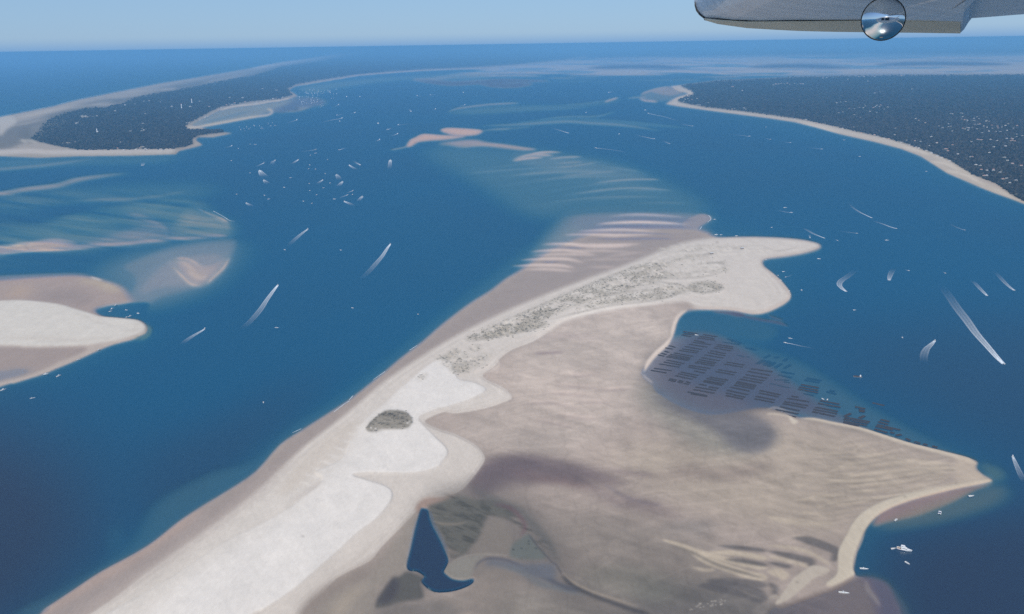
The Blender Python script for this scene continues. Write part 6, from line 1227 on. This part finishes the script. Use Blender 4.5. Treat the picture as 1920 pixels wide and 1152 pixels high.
Fc = [(i * K + k, i * K + (k + 1) % K, (i + 1) * K + (k + 1) % K, (i + 1) * K + k) for i in range(n_st - 1) for k in range(K)]
Fc += [tuple(range(K)), tuple((n_st - 1) * K + k for k in range(K))[::-1]]
me = pmesh("wing_skin", V, Fc, m_skin); 
bm_ = me
for p in me.polygons: p.use_smooth = False
link("wing_skin", me, parent=wing)
# the moulded lip along the far edge, with its seam
def strip(name, pts_u, du, lift, mat, thick=.006, taper=True):
    Vs = []; n = len(pts_u)
    for i, (u, v) in enumerate(pts_u):
        t = i / (n - 1); w_ = du[0] + (du[1] - du[0]) * (1 - (1 - t) ** 2 if du[0] != du[1] else t)
        a = W(u, v + .4, 4.995) - CAM; b = W(u, v - w_, 4.995 - w_ * .02) - CAM
        for p in (a, b): Vs += [(p[0], p[1], p[2] - lift), (p[0], p[1], p[2] - lift + thick)]
    Fs = []
    for i in range(n - 1):
        b = i * 4; c = b + 4
        Fs += [(b, b + 2, c + 2, c), (b + 1, c + 1, c + 3, b + 3), (b, c, c + 1, b + 1), (b + 2, b + 3, c + 3, c + 2)]
    Fs += [(0, 1, 3, 2), ((n - 1) * 4, (n - 1) * 4 + 2, (n - 1) * 4 + 3, (n - 1) * 4 + 1)]
    return link(name, pmesh(name, Vs, Fs, mat), parent=wing)
lip_pts = [(1320, 36), (1345, 43.5), (1400, 51.2), (1450, 54.2), (1500, 56.7), (1560, 58.2), (1640, 59.2), (1720, 60), (1801, 61.2)]
strip("lip_moulding", lip_pts, (1, 21), .004, M['tip'])
strip("seam", [(u, v - 2 - (u - 1320) / 480 * 18) for u, v in lip_pts[:7]], (.9, .9), .010, M['trim'], .003)
strip("rim_sealant", [(1302, 4), (1302.3, 10), (1305, 20), (1311, 28), (1320, 35), (1335, 41), (1360, 45.6)], (1.3, 1.3), .001, M['trim'], .002)
strip("inspection_scratch", [(1738, 24), (1746, 25.5), (1757, 26)], (1.2, .6), .013, M['trim'], .003)
strip("inspection_scratch", [(1768, 24), (1778, 24.6)], (1, .6), .013, M['trim'], .003)
# convex mirror hanging under the wing
mc = W(1656, 36, 3.9); rad_m = 34.0 / FPX * 3.9 * .98
mir = thing("convex_mirror", "round chromed convex mirror hanging under the aircraft wing", "mirror", tuple(mc))
V = []; nr, na = 14, 48
to_cam = (CAM - mc) / np.linalg.norm(CAM - mc); sx = np.cross(to_cam, [0, 0, 1]); sx /= np.linalg.norm(sx); sy = np.cross(sx, to_cam)
V.append(tuple(to_cam * rad_m * .52))
for i in range(1, nr + 1):
    t = i / nr; rr_ = rad_m * math.sin(t * 1.45) / math.sin(1.45); dz_ = rad_m * .52 * (math.cos(t * 1.45) - math.cos(1.45)) / (1 - math.cos(1.45))
    for j in range(na):
        a = j / na * 6.28319; V.append(tuple(sx * rr_ * math.cos(a) + sy * rr_ * math.sin(a) + to_cam * dz_))
Fc = [(0, 1 + j, 1 + (j + 1) % na) for j in range(na)]
for i in range(nr - 1):
    for j in range(na): a = 1 + i * na + j; b = 1 + i * na + (j + 1) % na; Fc.append((a, a + na, b + na, b))
link("mirror_dome", pmesh("mirror_dome", V, Fc, M['chrome'], True), parent=mir)
V = []; prf = [(1.0, .0), (1.035, .01), (1.035, -.05), (.8, -.28), (.3, -.36)]
for r_, d_ in prf:
    for j in range(na):
        a = j / na * 6.28319; V.append(tuple(sx * rad_m * r_ * math.cos(a) + sy * rad_m * r_ * math.sin(a) + to_cam * rad_m * d_))
Fc = [(i * na + j, (i + 1) * na + j, (i + 1) * na + (j + 1) % na, i * na + (j + 1) % na) for i in range(len(prf) - 1) for j in range(na)] + [tuple((len(prf) - 1) * na + j for j in range(na))]
link("backing_shell", pmesh("backing_shell", V, Fc, M['trim'], True), parent=mir)
link("bracket", pmesh("bracket", *boxv(-.012, .012, .03, .06, rad_m * .6, rad_m + .09), M['alu']), parent=mir)

# the aircraft's own nose and side, behind and beside the viewer: it only shows as the dark and pale shapes in the mirror
fus = thing("aircraft_fuselage", "white aircraft side and window posts mirrored in the convex mirror", "aircraft", (CAM[0], CAM[1], CAM[2]))
sec = []
for x_, y0_, hw, z0_, z1_ in ((-3.2, -.9, .12, -.5, .0), (-2.2, -1.0, .5, -.95, .25), (-.9, -1.1, .62, -1.15, .55), (.9, -1.15, .66, -1.2, .62), (2.4, -1.15, .55, -1.0, .45), (5.5, -1.1, .2, -.5, .3)):
    sec.append([(x_, y0_ + hw * math.cos(a), (z0_ + z1_) / 2 + (z1_ - z0_) / 2 * math.sin(a)) for a in [k / 14 * 6.28319 for k in range(14)]])
V = sum(sec, []); Fc = [(i * 14 + k, i * 14 + (k + 1) % 14, (i + 1) * 14 + (k + 1) % 14, (i + 1) * 14 + k) for i in range(5) for k in range(14)] + [tuple(range(14)), tuple(70 + k for k in range(14))[::-1]]
link("body", pmesh("body", V, Fc, M['gel'], True), parent=fus)
link("side_window", pmesh("side_window", *boxv(-.75, .1, -.55, -.46, -.35, .32, .08, .01), M['glass']), parent=fus)
link("side_window", pmesh("side_window", *boxv(.3, 1.3, -.53, -.44, -.35, .36, .08, .01), M['glass']), parent=fus)
def rod(a, b, r, n=10):
    a = np.array(a); b = np.array(b); d = (b - a) / np.linalg.norm(b - a); s1 = np.cross(d, [0, 0, 1.]); s1 /= np.linalg.norm(s1); s2 = np.cross(d, s1)
    V = [tuple(p + (s1 * math.cos(k / n * 6.283) + s2 * math.sin(k / n * 6.283) * .5) * r) for p in (a, b) for k in range(n)]
    return V, [(k, (k + 1) % n, n + (k + 1) % n, n + k) for k in range(n)] + [tuple(range(n))[::-1], tuple(n + k for k in range(n))]
link("wing_strut", pmesh("wing_strut", *rod((1.4, -.55, -.8), (2.35, 2.6, .28), .05), M['gel'], True), parent=fus)

# ------------------------------------------------------------------ the air over the bay
V, Fc = boxv(-235000, 235000, -235000, 235000, -18.0, CAM_H + 3.0)
m_haze, nt, N, L = new_mat("sea_haze")
o_ = N("ShaderNodeOutputMaterial"); pv_ = N("ShaderNodeVolumePrincipled"); pv_.inputs["Color"].default_value = (.25, .60, .95, 1)
pv_.inputs["Density"].default_value = 5.6e-5; pv_.inputs["Anisotropy"].default_value = 0.0; L(pv_.outputs[0], o_.inputs["Volume"])
haze = link("haze", pmesh("haze", V, Fc, m_haze)); haze["kind"] = "stuff"
